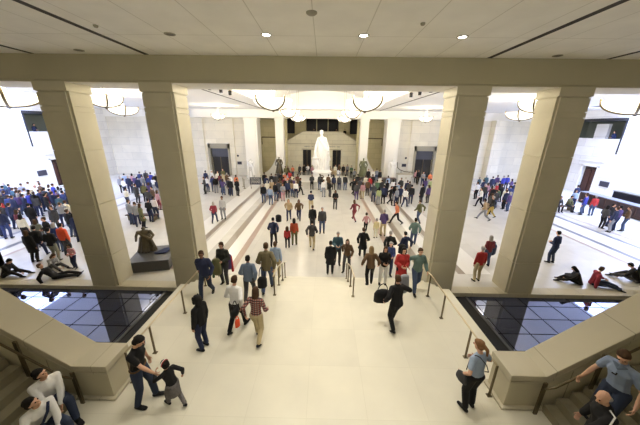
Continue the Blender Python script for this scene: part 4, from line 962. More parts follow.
(16.60,22.85,-1.000,163,'s1','shirt','cream','navy','l',1.68,3,'long-haired person in cream shirt and dark jeans, beside the one in blue jacket'),
(21.22,29.60,-1.000,-18,'s1','sweater','royal','navy','s',1.72,3,'person in royal blue sweater and dark jeans, beside the one in royal blue jacket'),
(17.43,23.55,-1.000,-27,'s1','jacket','blue','navy','s',1.76,3,'person in blue jacket and dark jeans, in front of the one in black jacket'),
(20.35,27.62,-1.000,20,'s3','sweater','purple','jeans','l',1.66,3,'long-haired person in purple sweater and jeans, in front of the one in royal blue jacket'),
(18.82,25.06,-1.000,15,'s1','jacket','navy','blue','s',1.78,3,'person in navy jacket and blue jeans, beside the one in black jacket'),
(13.79,20.39,-1.000,-77,'s2','jacket','charcoal','black','s',1.75,3,'person in charcoal jacket and black trousers, in front of the one in charcoal jacket'),
(15.86,21.21,-1.000,16,'s1','jacket','purple','jeans','l',1.70,3,'long-haired person in purple jacket and jeans, in front of the one in navy jacket'),
(21.46,20.57,-1.000,24,'s1','sweater','royal','jeans','s',1.78,1,'person in royal blue sweater and jeans, beside the one in red sweater'),
(21.95,21.00,-1.000,27,'s2','sweater','blue','navy','s',1.76,1,'person in blue sweater and dark jeans, just behind the one in red sweater'),
(22.06,20.41,-1.000,-17,'s1','sweater','red','jeans','s',1.72,1,'person in red sweater and jeans, by the dark wood counter along the far side wall'),
(24.20,24.30,-1.000,2,'s1','jacket','navy','navy','s',1.75,1,'person in navy jacket and dark jeans, beside the one in pale blue shirt'),
(22.44,22.55,-1.000,161,'s1','shirt','sky','navy','l',1.66,1,'long-haired person in pale blue shirt and dark jeans, just behind the one in blue sweater'),
(19.96,17.51,-1.000,-84,'s2','jacket','charcoal','black','l',1.70,1,'long-haired person in charcoal jacket and black trousers, just behind the one in purple shirt'),
(19.82,16.75,-1.000,23,'s1','jacket','navy','grey','s',1.80,1,'person in navy jacket and grey trousers, beside the one in purple shirt'),
(20.35,17.05,-1.000,7,'s1','shirt','purple','navy','s',1.82,1,'person in purple shirt and dark jeans, in front of the one in charcoal jacket'),
(20.94,16.97,-1.000,41,'s2','jacket','brown','jeans','s',1.76,1,'person in brown jacket and jeans, beside the one in purple shirt'),
(20.86,17.97,-1.000,201,'s1','jacket','black','navy','s',1.70,1,'person in black jacket and dark jeans, just behind the one in brown jacket'),
(2.38,12.36,-1.000,0,'w2','coat','black','black','s',1.75,0,'person in long black overcoat walking away, behind the top of the central handrail'),
(0.65,10.73,-1.000,0,'s1','coat','black','black','s',1.70,0,'person in black coat descending beside the brass-topped central handrail'),
(1.03,11.69,-1.000,180,'s2','jacket','teal','charcoal','s',1.78,0,'person in blue-green denim jacket facing us behind the black coat by the handrail'),
(1.46,11.12,-1.000,160,'w1','jacket','brown','charcoal','l',1.68,0,'long brown-haired person in dark brown jacket climbing beside the central handrail'),
(2.13,8.87,-0.333,0,'s5','jacket','brown','black','l',1.68,0,'long blond-haired person in dark brown jacket with arms held out, mid-stairs'),
(2.66,8.96,-0.333,180,'s2','jacket','black','white','l',1.66,0,'person in black top, white sleeves and white trousers climbing the stairs'),
(3.35,10.74,-1.000,180,'s2','jacket','blue','navy','s',1.72,0,'person in blue jacket mostly hidden behind the red coat on the stairs'),
(3.07,8.15,0.000,180,'s2','coat','red','black','l',1.68,0,'long dark-haired person in bright red coat facing us on the stairs'),
(3.58,8.04,0.000,180,'w1','jacket','denimgreen','jeans','s',1.76,0,'person in green and denim jacket with jeans next to the column by the stairs'),
(3.64,11.89,-1.000,0,'w2','jacket','black','cream','w',1.78,0,'white-haired person in bulky black jacket on the hall floor below the stairs'),
(4.44,12.02,-1.000,20,'w1','jacket','navy','white','s',1.70,0,'stooping person with black rucksack and white trousers at the foot of the stairs'),
(5.56,13.98,-1.000,-20,'w1','jacket','denimgreen','jeans','s',1.76,0,'person in pale green top and jeans stepping onto the grey floor band'),
(5.57,17.67,-1.000,90,'w3','sweater','orange','black','s',1.76,0,'person in orange shirt and black trousers taking a long sideways stride'),
(7.25,17.96,-1.000,20,'w1','jacket','olive','jeans','s',1.78,0,'person in olive jacket and jeans walking past the tall column'),
(3.60,15.07,-1.000,0,'s1','sweater','yellow','cream','s',1.30,0,'child in yellow top and pale trousers walking on the cream floor'),
(4.11,15.41,-1.000,0,'s2','jacket','purple','khaki','s',1.78,0,'person in purple-navy jacket and khaki trousers beside the yellow-topped child'),
(3.12,16.04,-1.000,0,'w1','sweater','pink','black','s',1.35,0,"child in pink top in front of the black overcoat's walker"),
(2.60,18.17,-1.000,20,'w3','sweater','maroon','maroon','l',1.70,0,'person in maroon top striding away with legs wide apart'),
(-2.52,13.66,-1.000,0,'w1','jacket','navy','black','s',1.76,0,'person in dark navy jacket with a rucksack, holding a pink bag'),
(-1.70,13.43,-1.000,0,'s1','sweater','red','black','l',1.30,0,'small child in red top and black trousers beside the rust sweater'),
(-1.35,13.84,-1.000,0,'s1','sweater','rust','olive','l',1.66,0,'person in rust-orange sweater and olive trousers next to small red-topped child'),
(-2.22,18.15,-1.000,180,'w1','jacket','tan','navy','l',1.66,0,'long fair-haired person in tan jacket, one of the strolling pair'),
(-1.48,18.19,-1.000,180,'w2','jacket','brown','navy','l',1.64,0,'long brown-haired person in brown jacket, other one of the strolling pair'),
(-0.69,20.17,-1.000,0,'s2','shirt','navy','khaki','s',1.78,0,'person in navy shirt and khaki trousers standing alone mid-floor'),
(-0.40,16.24,-1.000,0,'s1','jacket','black','charcoal','s',1.74,0,'person in black jacket directly beyond the dark-jacketed person in khakis'),
(-0.31,13.35,-1.000,0,'w2','jacket','charcoal','khaki','s',1.74,0,'person in charcoal jacket and pale khaki trousers in the hall centre'),
(0.24,15.74,-1.000,180,'s1','jacket','charcoal','jeans','s',1.78,0,'person in dark jacket and blue jeans facing us in the hall centre'),
(1.31,21.11,-1.000,180,'s2','jacket','black','charcoal','l',1.66,0,'lone person in black coat standing before the white podium'),
(-7.38,17.27,-1.000,0,'w1','sweater','redcap','navy','l',1.60,0,'person in dark red jacket with pink patch walking by the column'),
(-7.06,18.14,-1.000,180,'s1','sweater','lightgrey','grey','s',1.76,0,'person in pale grey sweater and grey trousers on the floor band'),
(-3.61,7.52,0.000,180,'w1','jacket','navy','navyjeans','s',1.78,0,'balding person in navy jacket with clasped hands beside the column'),
(-3.36,8.51,-0.167,170,'s2','jacket','multicolour','charcoal','s',1.76,0,'person in black jacket carrying a purple and red coat, by the column'),
(-2.11,7.35,0.000,0,'w1','jacket','denim','charcoal','s',1.66,0,'dark-haired person in blue denim jacket with a black bag on one shoulder'),
(-1.63,7.87,0.000,0,'w1','jacket','olivebrown','jeans','s',1.88,0,'tall person in loose olive-brown coat and jeans by the central handrail'),
(-1.68,9.78,-0.667,0,'s1','jacket','sky','khaki','s',1.72,0,'person in light blue jacket beyond the tall olive-brown coat'),
(-2.10,5.99,0.000,-15,'w1','shirt','white','black','s',1.76,0,'person in white shirt and black trousers walking away across the landing'),
(-1.43,5.61,0.000,-5,'w2','shirt','plaid','khaki','l',1.68,0,'long-haired person in red plaid shirt and khaki trousers walking away'),
(-2.76,5.33,0.000,70,'s1','jacket','black','navy','h',1.62,0,'person with black hooded jacket and black boots on the landing edge'),
(2.38,6.19,0.000,10,'w4','jacket','black','black','s',1.76,0,'person in black suit striding away with grey jacket over one shoulder'),
(7.26,10.36,-1.000,0,'s1','sweater','red','khaki','w',1.74,0,'grey-haired person in red sweater and khaki trousers behind the pool ledge'),
(8.51,11.76,-1.000,0,'s2','sweater','maroon','jeans','l',1.66,0,'person in maroon top and jeans beyond the red-sweatered one'),
(12.50,18.87,-1.000,60,'w3','jacket','tan','grey','s',1.76,0,'person in tan jacket and grey trousers taking a long stride'),
(13.52,19.62,-1.000,60,'w1','jacket','black','gold','s',1.72,0,'person in black jacket and mustard trousers beside the long-striding one'),
(12.12,12.20,-1.000,20,'s2','jacket','navy','navyjeans','s',1.78,0,'person in navy jacket and jeans leaning near the outer stone column'),
(-13.96,11.35,-1.000,0,'s1','coat','black','black','l',1.70,0,'person in long black coat with plaid scarf near the pool ledge'),
(-14.17,11.87,-1.000,20,'w1','jacket','black','navy','s',1.74,0,'person in black jacket half hidden behind the plaid-scarfed black coat'),
(-13.04,11.49,-1.000,10,'s2','jacket','black','greykhaki','s',1.78,0,'person in black jacket and grey-green trousers near the pool ledge'),
(-13.04,12.14,-1.000,0,'s1','jacket','vermilion','charcoal','s',1.80,0,'person in bright vermilion jacket beside the outer stone column'),
(-11.47,10.85,-1.000,180,'s2','sweater','redwhite','navy','s',1.25,0,'small child in red vest over white sleeves facing us'),
(-11.93,17.90,-1.000,0,'s1','shirt','whiteshirt','navyjeans','s',1.74,0,'person in white shirt and dark jeans with hand on hip, between columns'),
]
random.seed(5)
for (x, y, z, f, pose, top_, tc_, leg, hair, h, g, label) in PEOPLE:
    near = y < 10 or z > -.95
    vox = .012 if near else .020 if y < 17 else .028
    hc = random.choice(['hairblack', 'hairbrown', 'hairbrown', 'hairblack', 'hairbrown', 'hairgrey'])
    if 'blond' in label or 'fair-' in label: hc = 'hairblond'
    elif 'dark-haired' in label: hc = 'hairblack'
    elif 'brown-haired' in label: hc = 'hairbrown'
    if hair == 'w': hc = 'hairgrey'
    if hair == 'c': hc = 'white'
    if hair == 'h': hc = 'black'
    sk = random.choice(['skin_a', 'skin_a', 'skin_b', 'skin_a', 'skin_c'])
    child_ = h < 1.4
    person((x, y, z + .004), f, pose, top_, tc_, leg, hair, hc, h, sk, label, GROUPS[g] or None, vox, hs=1.22 if child_ else 1.0)

# ---- people on their own poses
POSES.update(
    hold_hand=dict(footR=(.13, -.10, .085), footL=(-.11, .14, .085), handR=(.12, .40, .08), handL=(-.27, .0, -.02), elbR=(.8, -.8, -.5), lean=(9, 4, -10), head=(10, 25), toeR=(-12, 0), toeL=(10, 0)),
    kid_walk=dict(hip=(0, 0, .90), footR=(.09, -.30, .16), footL=(-.09, .22, .09), toeR=(-8, -35), toeL=(6, 8), handL=(-.14, .40, .36), handR=(.32, -.06, .04), elbL=(-1, -.3, -.6), lean=(8, -4, 0), head=(10, -15)),
    bag_stand=dict(footR=(.11, .03, .085), footL=(-.10, -.03, .085), handR=(.17, .20, .22), handL=(-.26, .10, .02), elbR=(.9, -.6, -.2), lean=(4, 0, 6), head=(15, 12)),
    stairs_down=dict(hip=(0, .02, .90), footR=(.11, -.06, .085), footL=(-.10, .26, -.08), toeL=(6, 0), toeR=(-12, 0), handR=(.40, .26, -.12), handL=(-.30, .14, -.02), elbR=(.8, -1, -.3), lean=(8, 4, 0), head=(20, 20)),
    bald_reach=dict(footR=(.12, -.06, .085), footL=(-.11, .12, .085), handL=(-.20, .42, .08), handR=(.28, .10, -.04), elbL=(-1, -.5, -.4), lean=(10, 0, -6), head=(20, 15)),
    sit_step=dict(hip=(0, 0, .47), footR=(.15, .46, .085), footL=(-.14, .54, .085), handR=(.05, .36, .06), handL=(-.05, .38, .04), elbR=(1, -.5, -.2), elbL=(-1, -.5, -.2), lean=(14, 0, 0), head=(38, -22), toeR=(-6, 0), toeL=(6, 0)),
    sit_step2=dict(hip=(0, 0, .44), footR=(.16, .42, .085), footL=(-.16, .50, .085), handR=(.20, .36, .10), handL=(-.05, .42, .08), elbR=(1, -.5, -.2), elbL=(-1, -.5, -.2), lean=(19, 4, 0), head=(38, -28), toeR=(-6, 0), toeL=(6, 0)),
    sit_floor=dict(hip=(0, 0, .13), footR=(.18, .66, .085), footL=(-.12, .78, .085), handR=(.10, .44, .22), handL=(-.10, .46, .20), kneeR=(.2, 0, 1), kneeL=(-.2, 0, 1), lean=(24, 0, 0), head=(0, 15)),
    sit_floor2=dict(hip=(0, 0, .13), footR=(.10, .82, .085), footL=(-.14, .80, .085), handR=(.34, -.05, -.06), handL=(-.14, .36, .20), kneeR=(.2, 0, 1), kneeL=(-.2, 0, 1), lean=(6, 6, 10), head=(35, 5)),
    recline=dict(hip=(0, 0, .13), footR=(.10, .84, .085), footL=(-.12, .80, .085), handR=(.30, -.36, .12), handL=(-.28, -.30, .12), kneeR=(.1, 0, 1), kneeL=(-.1, 0, 1), lean=(-42, 0, 0), head=(0, 30), toeR=(0, 40), toeL=(0, 40)),
    sit_bench=dict(hip=(0, 0, .58), footR=(.12, .46, .085), footL=(-.12, .44, .085), handR=(.10, .34, .06), handL=(-.10, .34, .06), elbR=(1, -.5, -.2), elbL=(-1, -.5, -.2), lean=(12, 0, 0)),
    hand_hip=dict(footR=(.11, .02, .085), footL=(-.11, -.03, .085), handR=(.19, .06, .10), elbR=(1, -.5, 0)),
)
# man in black T-shirt holding a child's hand
t, J = person((-3.36, 3.92, .003), -82, 'hold_hand', 'tee', 'black', 'navyjeans', 's', 'hairblack', 1.77, 'skin_a', 'person in black T-shirt and dark jeans holding the hand of a small child', None, .0105, 'black', .9, fine=True)
b = NB(); tube(b, [J['hip'] + V((math.cos(a) * .172, math.sin(a) * .122, .035)) for a in [2 * PI * i / 20 for i in range(21)]], .016, 6); obj('belt', b, cm('brown'), t, smooth=True)
b = NB(); box(b, -.022, .022, -.004, .004, -.045, .045)
o = obj('sleeve_badge', b, 'paper', t, bevel=.003); o.location = J['shL'].lerp(J['elL'], .45) + V((-.055, .03, 0)); o.rotation_euler = (0, .2, 1.3)
t, J = person((-2.70, 3.86, .003), 62, 'kid_walk', 'sweater', 'black', 'floral', 's', 'hairblack', 1.20, 'skin_b', 'small child with red and white headband and black boots holding an adult\'s hand', None, .0125, 'black', .7, hs=1.22)
b = NB(); RH = J['RH']; 
pts = [J['head'] + RH @ (V((math.cos(a) * .107, -.01, .035 + math.sin(a) * .115)) * 1.0) for a in [PI * i / 14 for i in range(15)]]
tube(b, pts, .014, 6); obj('headband', b, cm('red'), t, smooth=True)
b = NB(); tube(b, [p + RH @ V((0, .026, 0)) for p in pts], .010, 6); obj('headband_trim', b, cm('white'), t, smooth=True)
b = NB(); lathe(b, [(.19, .50), (.175, .62), (.155, .78), (.145, .90)], (0, 0, 0), 20); obj('skirt', b, cm('floral'), t, smooth=True)
# woman in blue shirt
t, J = person((3.34, 3.94, .003), 12, 'bag_stand', 'tee', 'sky', 'black', 'p', 'hairred', 1.70, 'skin_a', 'reddish-blond person in light blue short-sleeved shirt and black trousers, back to us', None, .0105, 'black', .5, fine=True)
b = NB(); tube(b, [J['U'](-.17, .09, .10), J['U'](-.165, .05, .42), J['U'](-.12, -.02, .53), J['U'](-.06, -.07, .50), J['U'](.06, -.13, .34), J['U'](.16, -.12, .14), J['U'](.20, -.02, .04)], .010, 6)
st = b
t2 = thing('handbag', 'black shoulder bag carried by the reddish-blond person in blue shirt', 'handbag', (0, 0, 0)); t2.matrix_world = Matrix.LocRotScale(t.location, t.rotation_euler, t.scale)
bb = NB(); hull(bb, ell(bb, (-.285, .05, -.02 + .93), (.06, .13, .10)), ell(bb, (-.285, .05, -.09 + .93), (.065, .15, .07))); obj('bag_body', bb, cm('charcoal'), t2, smooth=True)
obj('strap', st, cm('charcoal'), t2, smooth=True)
# man on the side stairs
t, J = person((5.42, 3.42, .363), 104, 'stairs_down', 'tee', 'bluegrey', 'navyjeans', 's', 'hairbrown', 1.80, 'skin_a', 'person in grey-blue short-sleeved shirt and jeans, hand on the stair handrail', None, .0105, 'black', .9, fine=True)
b = NB(); tube(b, [J['U'](-.02, .135, .40), J['U'](-.02, .15, .37), J['U'](.03, .15, .365)], .012, 6); obj('hanging_sunglasses', b, 'glass', t)
b = NB(); hull(b, ell(b, J['U'](-.05, .055, .515), (.05, .02, .014)), ell(b, J['U'](0, .10, .46), (.02, .014, .014))); hull(b, ell(b, J['U'](.05, .055, .515), (.05, .02, .014)), ell(b, J['U'](0, .10, .46), (.02, .014, .014))); obj('collar', b, cm('denim'), t)
# bald man
t, J = person((4.80, 2.98, .003), 78, 'bald_reach', 'jacket', 'black', 'black', 'b', 'hairgrey', 1.74, 'skin_a', 'bald person in black jacket with white sleeve stripe at the bottom of the stairs', None, .0105, 'black', .8, fine=True)
b = NB(); tube(b, [J['upper'].lerp(J['shL'], .5) + V((-.02, .02, .085)), J['shL'] + V((-.03, .01, .088)), J['shL'].lerp(J['elL'], .5) + V((-.075, -.005, .04)), J['elL'] + V((-.07, 0, .02)), J['elL'].lerp(J['wrL'], .8) + V((-.05, 0, .02))], .012, 6); obj('sleeve_stripe', b, cm('white'), t, smooth=True)
# seated pair
t, J = person((-5.00, 3.64, .0), -118, 'sit_step', 'sweater', 'white', 'navyjeans', 's', 'hairblack', 1.76, 'skin_a', 'dark-haired person in white sweater sitting on the steps close to the parapet', None, .0105, 'black', .9, fine=True)
t, J = person((-4.70, 3.22, .0), -112, 'sit_step2', 'shirt', 'white', 'navyjeans', 's', 'hairblack', 1.74, 'skin_a', 'dark-haired person in white shirt with a dark bag strap, seated on the steps', None, .0105, 'black', .9, fine=True)
t2 = thing('shoulder_bag', 'dark navy shoulder bag strapped across the white-shirted sitter', 'bag'); t2.matrix_world = Matrix.LocRotScale(t.location, t.rotation_euler, t.scale)
b = NB(); tube(b, [J['U'](-.12, .07, .55), J['U'](-.06, .14, .42), J['U'](.03, .17, .28), J['U'](.12, .15, .12), J['U'](.17, .08, .0)], .022, 6); obj('strap', b, cm('navy'), t2, smooth=True)
b = NB(); hull(b, ell(b, J['U'](.22, .02, -.02), (.06, .14, .10)), ell(b, J['U'](.22, .02, -.09), (.06, .15, .06))); obj('bag_body', b, cm('navy'), t2, smooth=True)
# ledge sitters and people low on the floor
for loc, rot, pose, top, tc, leg, hair, hc, h, lab in (
    ((11.75, 10.25, HZ), 62, 'sit_floor', 'coat', 'black', 'black', 'l', 'hairblack', 1.66, 'dark-haired person in black coat sitting on the pool ledge, legs drawn aside'),
    ((12.35, 10.25, HZ), -118, 'sit_floor2', 'jacket', 'redcap', 'navyjeans', 's', 'hairbrown', 1.80, 'person in dark maroon and grey jacket sitting on the ledge, legs stretched along'),
    ((14.55, 10.5, HZ), 40, 'sit_floor', 'jacket', 'black', 'charcoal', 's', 'hairblack', 1.74, 'person in black jacket sitting on the ledge, cut off by the picture edge'),
    ((-13.85, 9.98, HZ), -75, 'sit_floor', 'jacket', 'black', 'black', 's', 'hairblack', 1.78, 'person in black sitting alone on the floor at the pool ledge'),
    ((-11.55, 9.95, HZ), -72, 'recline', 'jacket', 'black', 'black', 's', 'hairbrown', 1.76, 'person in black reclining on the floor with legs stretched out'),
    ((-12.55, 10.75, HZ), -95, 'sit_floor', 'sweater', 'stripes', 'charcoal', 'l', 'hairbrown', 1.66, 'person in black and white striped top crouching beside the reclining one'),
    ((-12.9, 17.5, HZ), 170, 'sit_bench', 'jacket', 'black', 'black', 's', 'hairblack', 1.74, 'person in black seated on the bench between the two columns'),
    ((19.5, 21.5, HZ), 150, 'sit_bench', 'jacket', 'navy', 'black', 's', 'hairblack', 1.74, 'person in navy jacket seated at the column end of the dark bench'),
    ((20.3, 21.6, HZ), 175, 'sit_bench', 'jacket', 'charcoal', 'black', 'l', 'hairbrown', 1.70, 'long-haired person in charcoal jacket in the middle of the dark bench'),
    ((21.2, 21.7, HZ), -160, 'sit_bench', 'jacket', 'olive', 'charcoal', 's', 'hairblack', 1.74, 'person in dark olive jacket seated at the counter end of the dark bench')):
    person(loc, rot, pose, top, tc, leg, hair, hc, h, 'skin_a', lab, None, .02)
# people up on the balconies
for x, y, z, rot, top, tc, lab in ((30.3, 27.3, 3.9, 90, 'jacket', 'navy', 'person in navy jacket looking over the side balcony, nearest its open end'), (30.3, 28.5, 3.9, 80, 'jacket', 'blue', 'person in blue jacket looking over the side balcony beside the navy one'),
                               (30.9, 27.95, 3.9, 60, 'sweater', 'grey', 'person in grey sweater between two others on the side balcony'), (30.4, 29.6, 3.9, 90, 'jacket', 'black', 'person in black jacket standing apart on the side balcony'),
                               (-30.3, 28.4, 3.9, -90, 'jacket', 'navy', 'lone person in navy on the grey side balcony over the crowd'),
                               (3.5, 42.3, 3.75, 180, 'jacket', 'black', 'person in black on the upper level above the stone pavilion, by the pier'), (2.2, 42.4, 3.75, 170, 'jacket', 'brown', 'person in brown on the upper level above the pavilion, toward the middle'), (-1.3, 42.4, 3.75, 190, 'jacket', 'charcoal', 'person in charcoal on the upper level above the pavilion, on the statue head\'s side')):
    person((x, y, z + .003), rot, 's2', top, tc, 'black', 's', 'hairblack', 1.72, 'skin_a', lab, None, .028)

# ---- carried things
def bag(label, loc, rot, size, col, kind='bag', strap=.35):
    w, d, h = size
    t = thing(kind, label, kind.replace('_', ' '), loc, math.radians(rot))
    b = NB(); hull(b, ell(b, (0, 0, h * .3), (w * .42, d * .45, h * .22)), ell(b, (0, 0, h * .75), (w * .5, d * .5, h * .25)), ell(b, (0, 0, h * .1), (w * .5, d * .5, h * .12)))
    obj('bag_body', b, cm(col), t, smooth=True)
    if strap:
        b = NB(); tube(b, [(w * .3 * math.cos(a), 0, h * .85 + strap * math.sin(a)) for a in [PI * i / 10 for i in range(11)]], .012, 6); obj('strap', b, cm(col), t, smooth=True)
    return t
bag('pink carrier bag held by the person with a rucksack', (-2.62, 15.0, -.50), 20, (.34, .16, .40), 'pink', 'bag', .22)
bag('black rucksack on the back of the navy-jacketed person with a pink bag', (-2.42, 14.93, .02), 0, (.36, .22, .48), 'black', 'rucksack', 0)
bag('black rucksack on the stooping person in white trousers', (3.98, 11.02, .0), 10, (.38, .26, .46), 'black', 'rucksack', 0)
bag('large dark navy bag dangling beside the red sweater of the grey-haired visitor', (9.18, 12.45, -.72), 30, (.55, .22, .62), 'navy', 'bag', .22)
bag('black handbag on the arm of the plaid-shirted person', (-1.98, 5.62, .80), 80, (.34, .15, .26), 'black', 'handbag', .22)
bag('small orange-red bag hanging beneath the black handbag', (-1.90, 5.5, .55), 60, (.16, .08, .24), 'vermilion', 'bag', .12)
bag('black bag hanging on the shoulder of the blue denim jacket', (-1.62, 7.15, .62), 20, (.30, .16, .42), 'black', 'handbag', .4)
bag('big black bag swinging beside the person in black suit', (2.02, 6.45, .70), 10, (.50, .22, .42), 'black', 'bag', .25)
def coat_bundle(label, loc, rot, col, sc=1.0, col2=None):
    t = thing('carried_jacket', label, 'jacket', loc, math.radians(rot))
    b = NB(); seg(b, (0, 0, .25 * sc), (.12 * sc, .07 * sc, .05 * sc), (0, .03, -.12 * sc), (.15 * sc, .06 * sc, .14 * sc)); o = obj('folded_body', b, cm(col), t, smooth=True)
    b = NB(); seg(b, (.09 * sc, .02, .2 * sc), .045 * sc, (.12 * sc, .03, -.30 * sc), .04 * sc); obj('sleeve', b, cm(col2 or col), t, smooth=True)
coat_bundle('grey jacket slung over the shoulder of the person in black suit', (2.66, 6.60, 1.20), 190, 'grey', 1.1)
coat_bundle('purple coat with red sleeve carried by the person beside the column', (-3.22, 8.55, .72), 10, 'purple', 1.2, 'red')
coat_bundle('green coat held in front by the person beside the column', (-3.50, 8.22, .70), 180, 'olive', 1.2, 'green')

# ---- rails
def post_bm(h, foot=True):
    b = NB(); box(b, -.022, .022, -.012, .012, 0, h)
    if foot: box(b, -.05, .05, -.04, .04, 0, .018)
    return b
stairz = lambda y: 0.0 if y < 8.2 else -.16667 * min(6, int((y - 8.2) / .4) + 1)
for s, lab in ((-1, 'low bronze handrail on the stairs, beside the tall olive-brown coat'), (1, 'low bronze handrail on the stairs, beside the blond person with arms out')):
    t = thing('stair_handrail', lab, 'handrail', (s * 1.35, 7.65, 0), group='central handrails of the broad stairs')
    tops = []
    for y in (7.65, 8.5, 9.35, 10.05):
        z = stairz(y); o = obj('post', post_bm(.80), 'rail', t); o.location = (0, y - 7.65, z); tops.append((0, y - 7.65, z + .80))
    b = NB(); tube(b, [(0, -.10, .80), tops[0], tops[1], tops[2], tops[3], (0, 2.75, -.20)], .024); obj('rail', b, 'handrail', t, smooth=True)
    o.location = tops and o.location
for s, lab, ys in ((-1, 'bronze guard rail along the landing edge beside the black-shirted adult', (4.35, 5.15, 6.65, 8.12)), (1, 'bronze guard rail along the landing edge beside the blue-shirted back view', (4.22, 5.22, 6.65, 7.75))):
    t = thing('guard_rail', lab, 'railing', (s * 3.95, 4.2, 0), group='guard rails of the landing')
    pts = []
    for y in ys:
        o = obj('post', post_bm(.84), 'rail', t); o.location = (0, y - 4.2, 0); pts.append((0, y - 4.2, .84))
    pts.append((s * .15, 9.1 - 4.2, .45)); pts.append((s * .35, 10.3 - 4.2, -.10))
    b = NB(); tube(b, pts, .022); obj('rail', b, 'handrail', t, smooth=True)
    o = obj('post', post_bm(.82), 'rail', t); o.location = (s * .30, 9.95 - 4.2, -.83)

# ---- chandeliers
def chandelier(x, y, d, label, zb=6.22, grp='alabaster bowl chandeliers of the hall', top=CZ):
    r = d / 2; h = .50 * (d / 2.0) ** .5
    t = thing('bowl_chandelier', label, 'chandelier', (x, y, zb), group=grp)
    b = NB(); n_ = 12; prof = [(r * math.sin(PI / 2 * i / n_), h * (1 - math.cos(PI / 2 * i / n_))) for i in range(n_ + 1)]
    prof[0] = (.01, 0); prof2 = prof + [(rr * .965, z + .015) for rr, z in prof[::-1]]
    lathe(b, prof2, cap=False); gb = obj('glass_bowl', b, 'bowl', t, smooth=True)
    b = NB(); lathe(b, [(.03, -.10), (.07, -.06), (.05, -.015), (.12, .005)]); obj('finial', b, 'rail', t, smooth=True)
    for k in range(4):
        a = PI / 4 + k * PI / 2; b = NB()
        pts = [((rr + .015) * math.cos(a), (rr + .015) * math.sin(a), z - .012) for rr, z in prof] + [((r + .03) * math.cos(a), (r + .03) * math.sin(a), h + .14)]
        tube(b, pts, .034 * max(1, d / 1.6), 6); obj('strap', b, 'rail', gb, smooth=True)
    b = NB(); tube(b, [(.07, 0, .1), (.07, 0, top - zb)], .018, 6); tube(b, [(-.07, 0, .1), (-.07, 0, top - zb)], .018, 6); obj('suspension_rod', b, 'metal', t)
    b = NB(); lathe(b, [(.16, top - zb - .06), (.18, top - zb)]); obj('canopy', b, 'metal', t)
    L = bpy.data.lights.new('bowl_light', 'POINT'); L.energy = CH * d; L.color = (1, .88, .66); L.shadow_soft_size = .25
    o = bpy.data.objects.new('bowl_light', L); C.objects.link(o); o.parent = t; o.location = (0, 0, h + .30)
CH = 430
def vz(x): return CZ + .1 + 1.9 * math.sin(math.acos(-x / VX)) ** .8 - .02
for s, side in ((-1, 'statue-block side'), (1, 'wood-counter side')):
    chandelier(s * 2.3, 14, 1.9, 'large glowing bowl chandelier closest to the arcade in the vault, ' + side, 6.35, top=vz(s * 2.3))
    chandelier(s * 2.25, 20, 1.5, 'middle glowing bowl chandelier of three under the vault, ' + side, 6.22, top=vz(s * 2.25))
    chandelier(s * 2.2, 26, 1.4, 'glowing bowl chandelier closest to the white statue, ' + side, 6.05, top=vz(s * 2.2))
    chandelier(s * 10.9, 29, 1.4, 'small glowing bowl chandelier before the back wall, ' + side, 6.25)
    chandelier(s * 14, 19.6, 1.8, 'glowing bowl chandelier hanging midway between vault and side wall, ' + side, 6.22)
    chandelier(s * 13.7, 12.2, 2.3, 'broad glowing bowl chandelier cut by the picture edge, ' + side, 6.25)
    chandelier(s * 10.2, 13.3, 1.4, 'glowing bowl chandelier half hidden by the outer column, ' + side, 6.35)
for s in (-1, 1):
    for i, (x, y) in enumerate(((5.9, 15.2), (5.7, 16.3), (5.55, 17.4))):
        o = thing('ceiling_spotlight', 'small black ceiling spotlight, %s of three %s' % (('first', 'second', 'third')[i], 'by the bronze statue\'s side' if s < 0 else 'by the wood counter\'s side'), 'spotlight', (s * x, y, CZ - .02), s * .3)
        b = NB(); lathe(b, [(.09, -.28), (.10, -.05), (.06, -.04)]); obj('housing', b, 'blackstone', o)
        b = NB(); box(b, -.05, .05, -.05, .05, -.05, 0); obj('mount', b, 'rail', o)

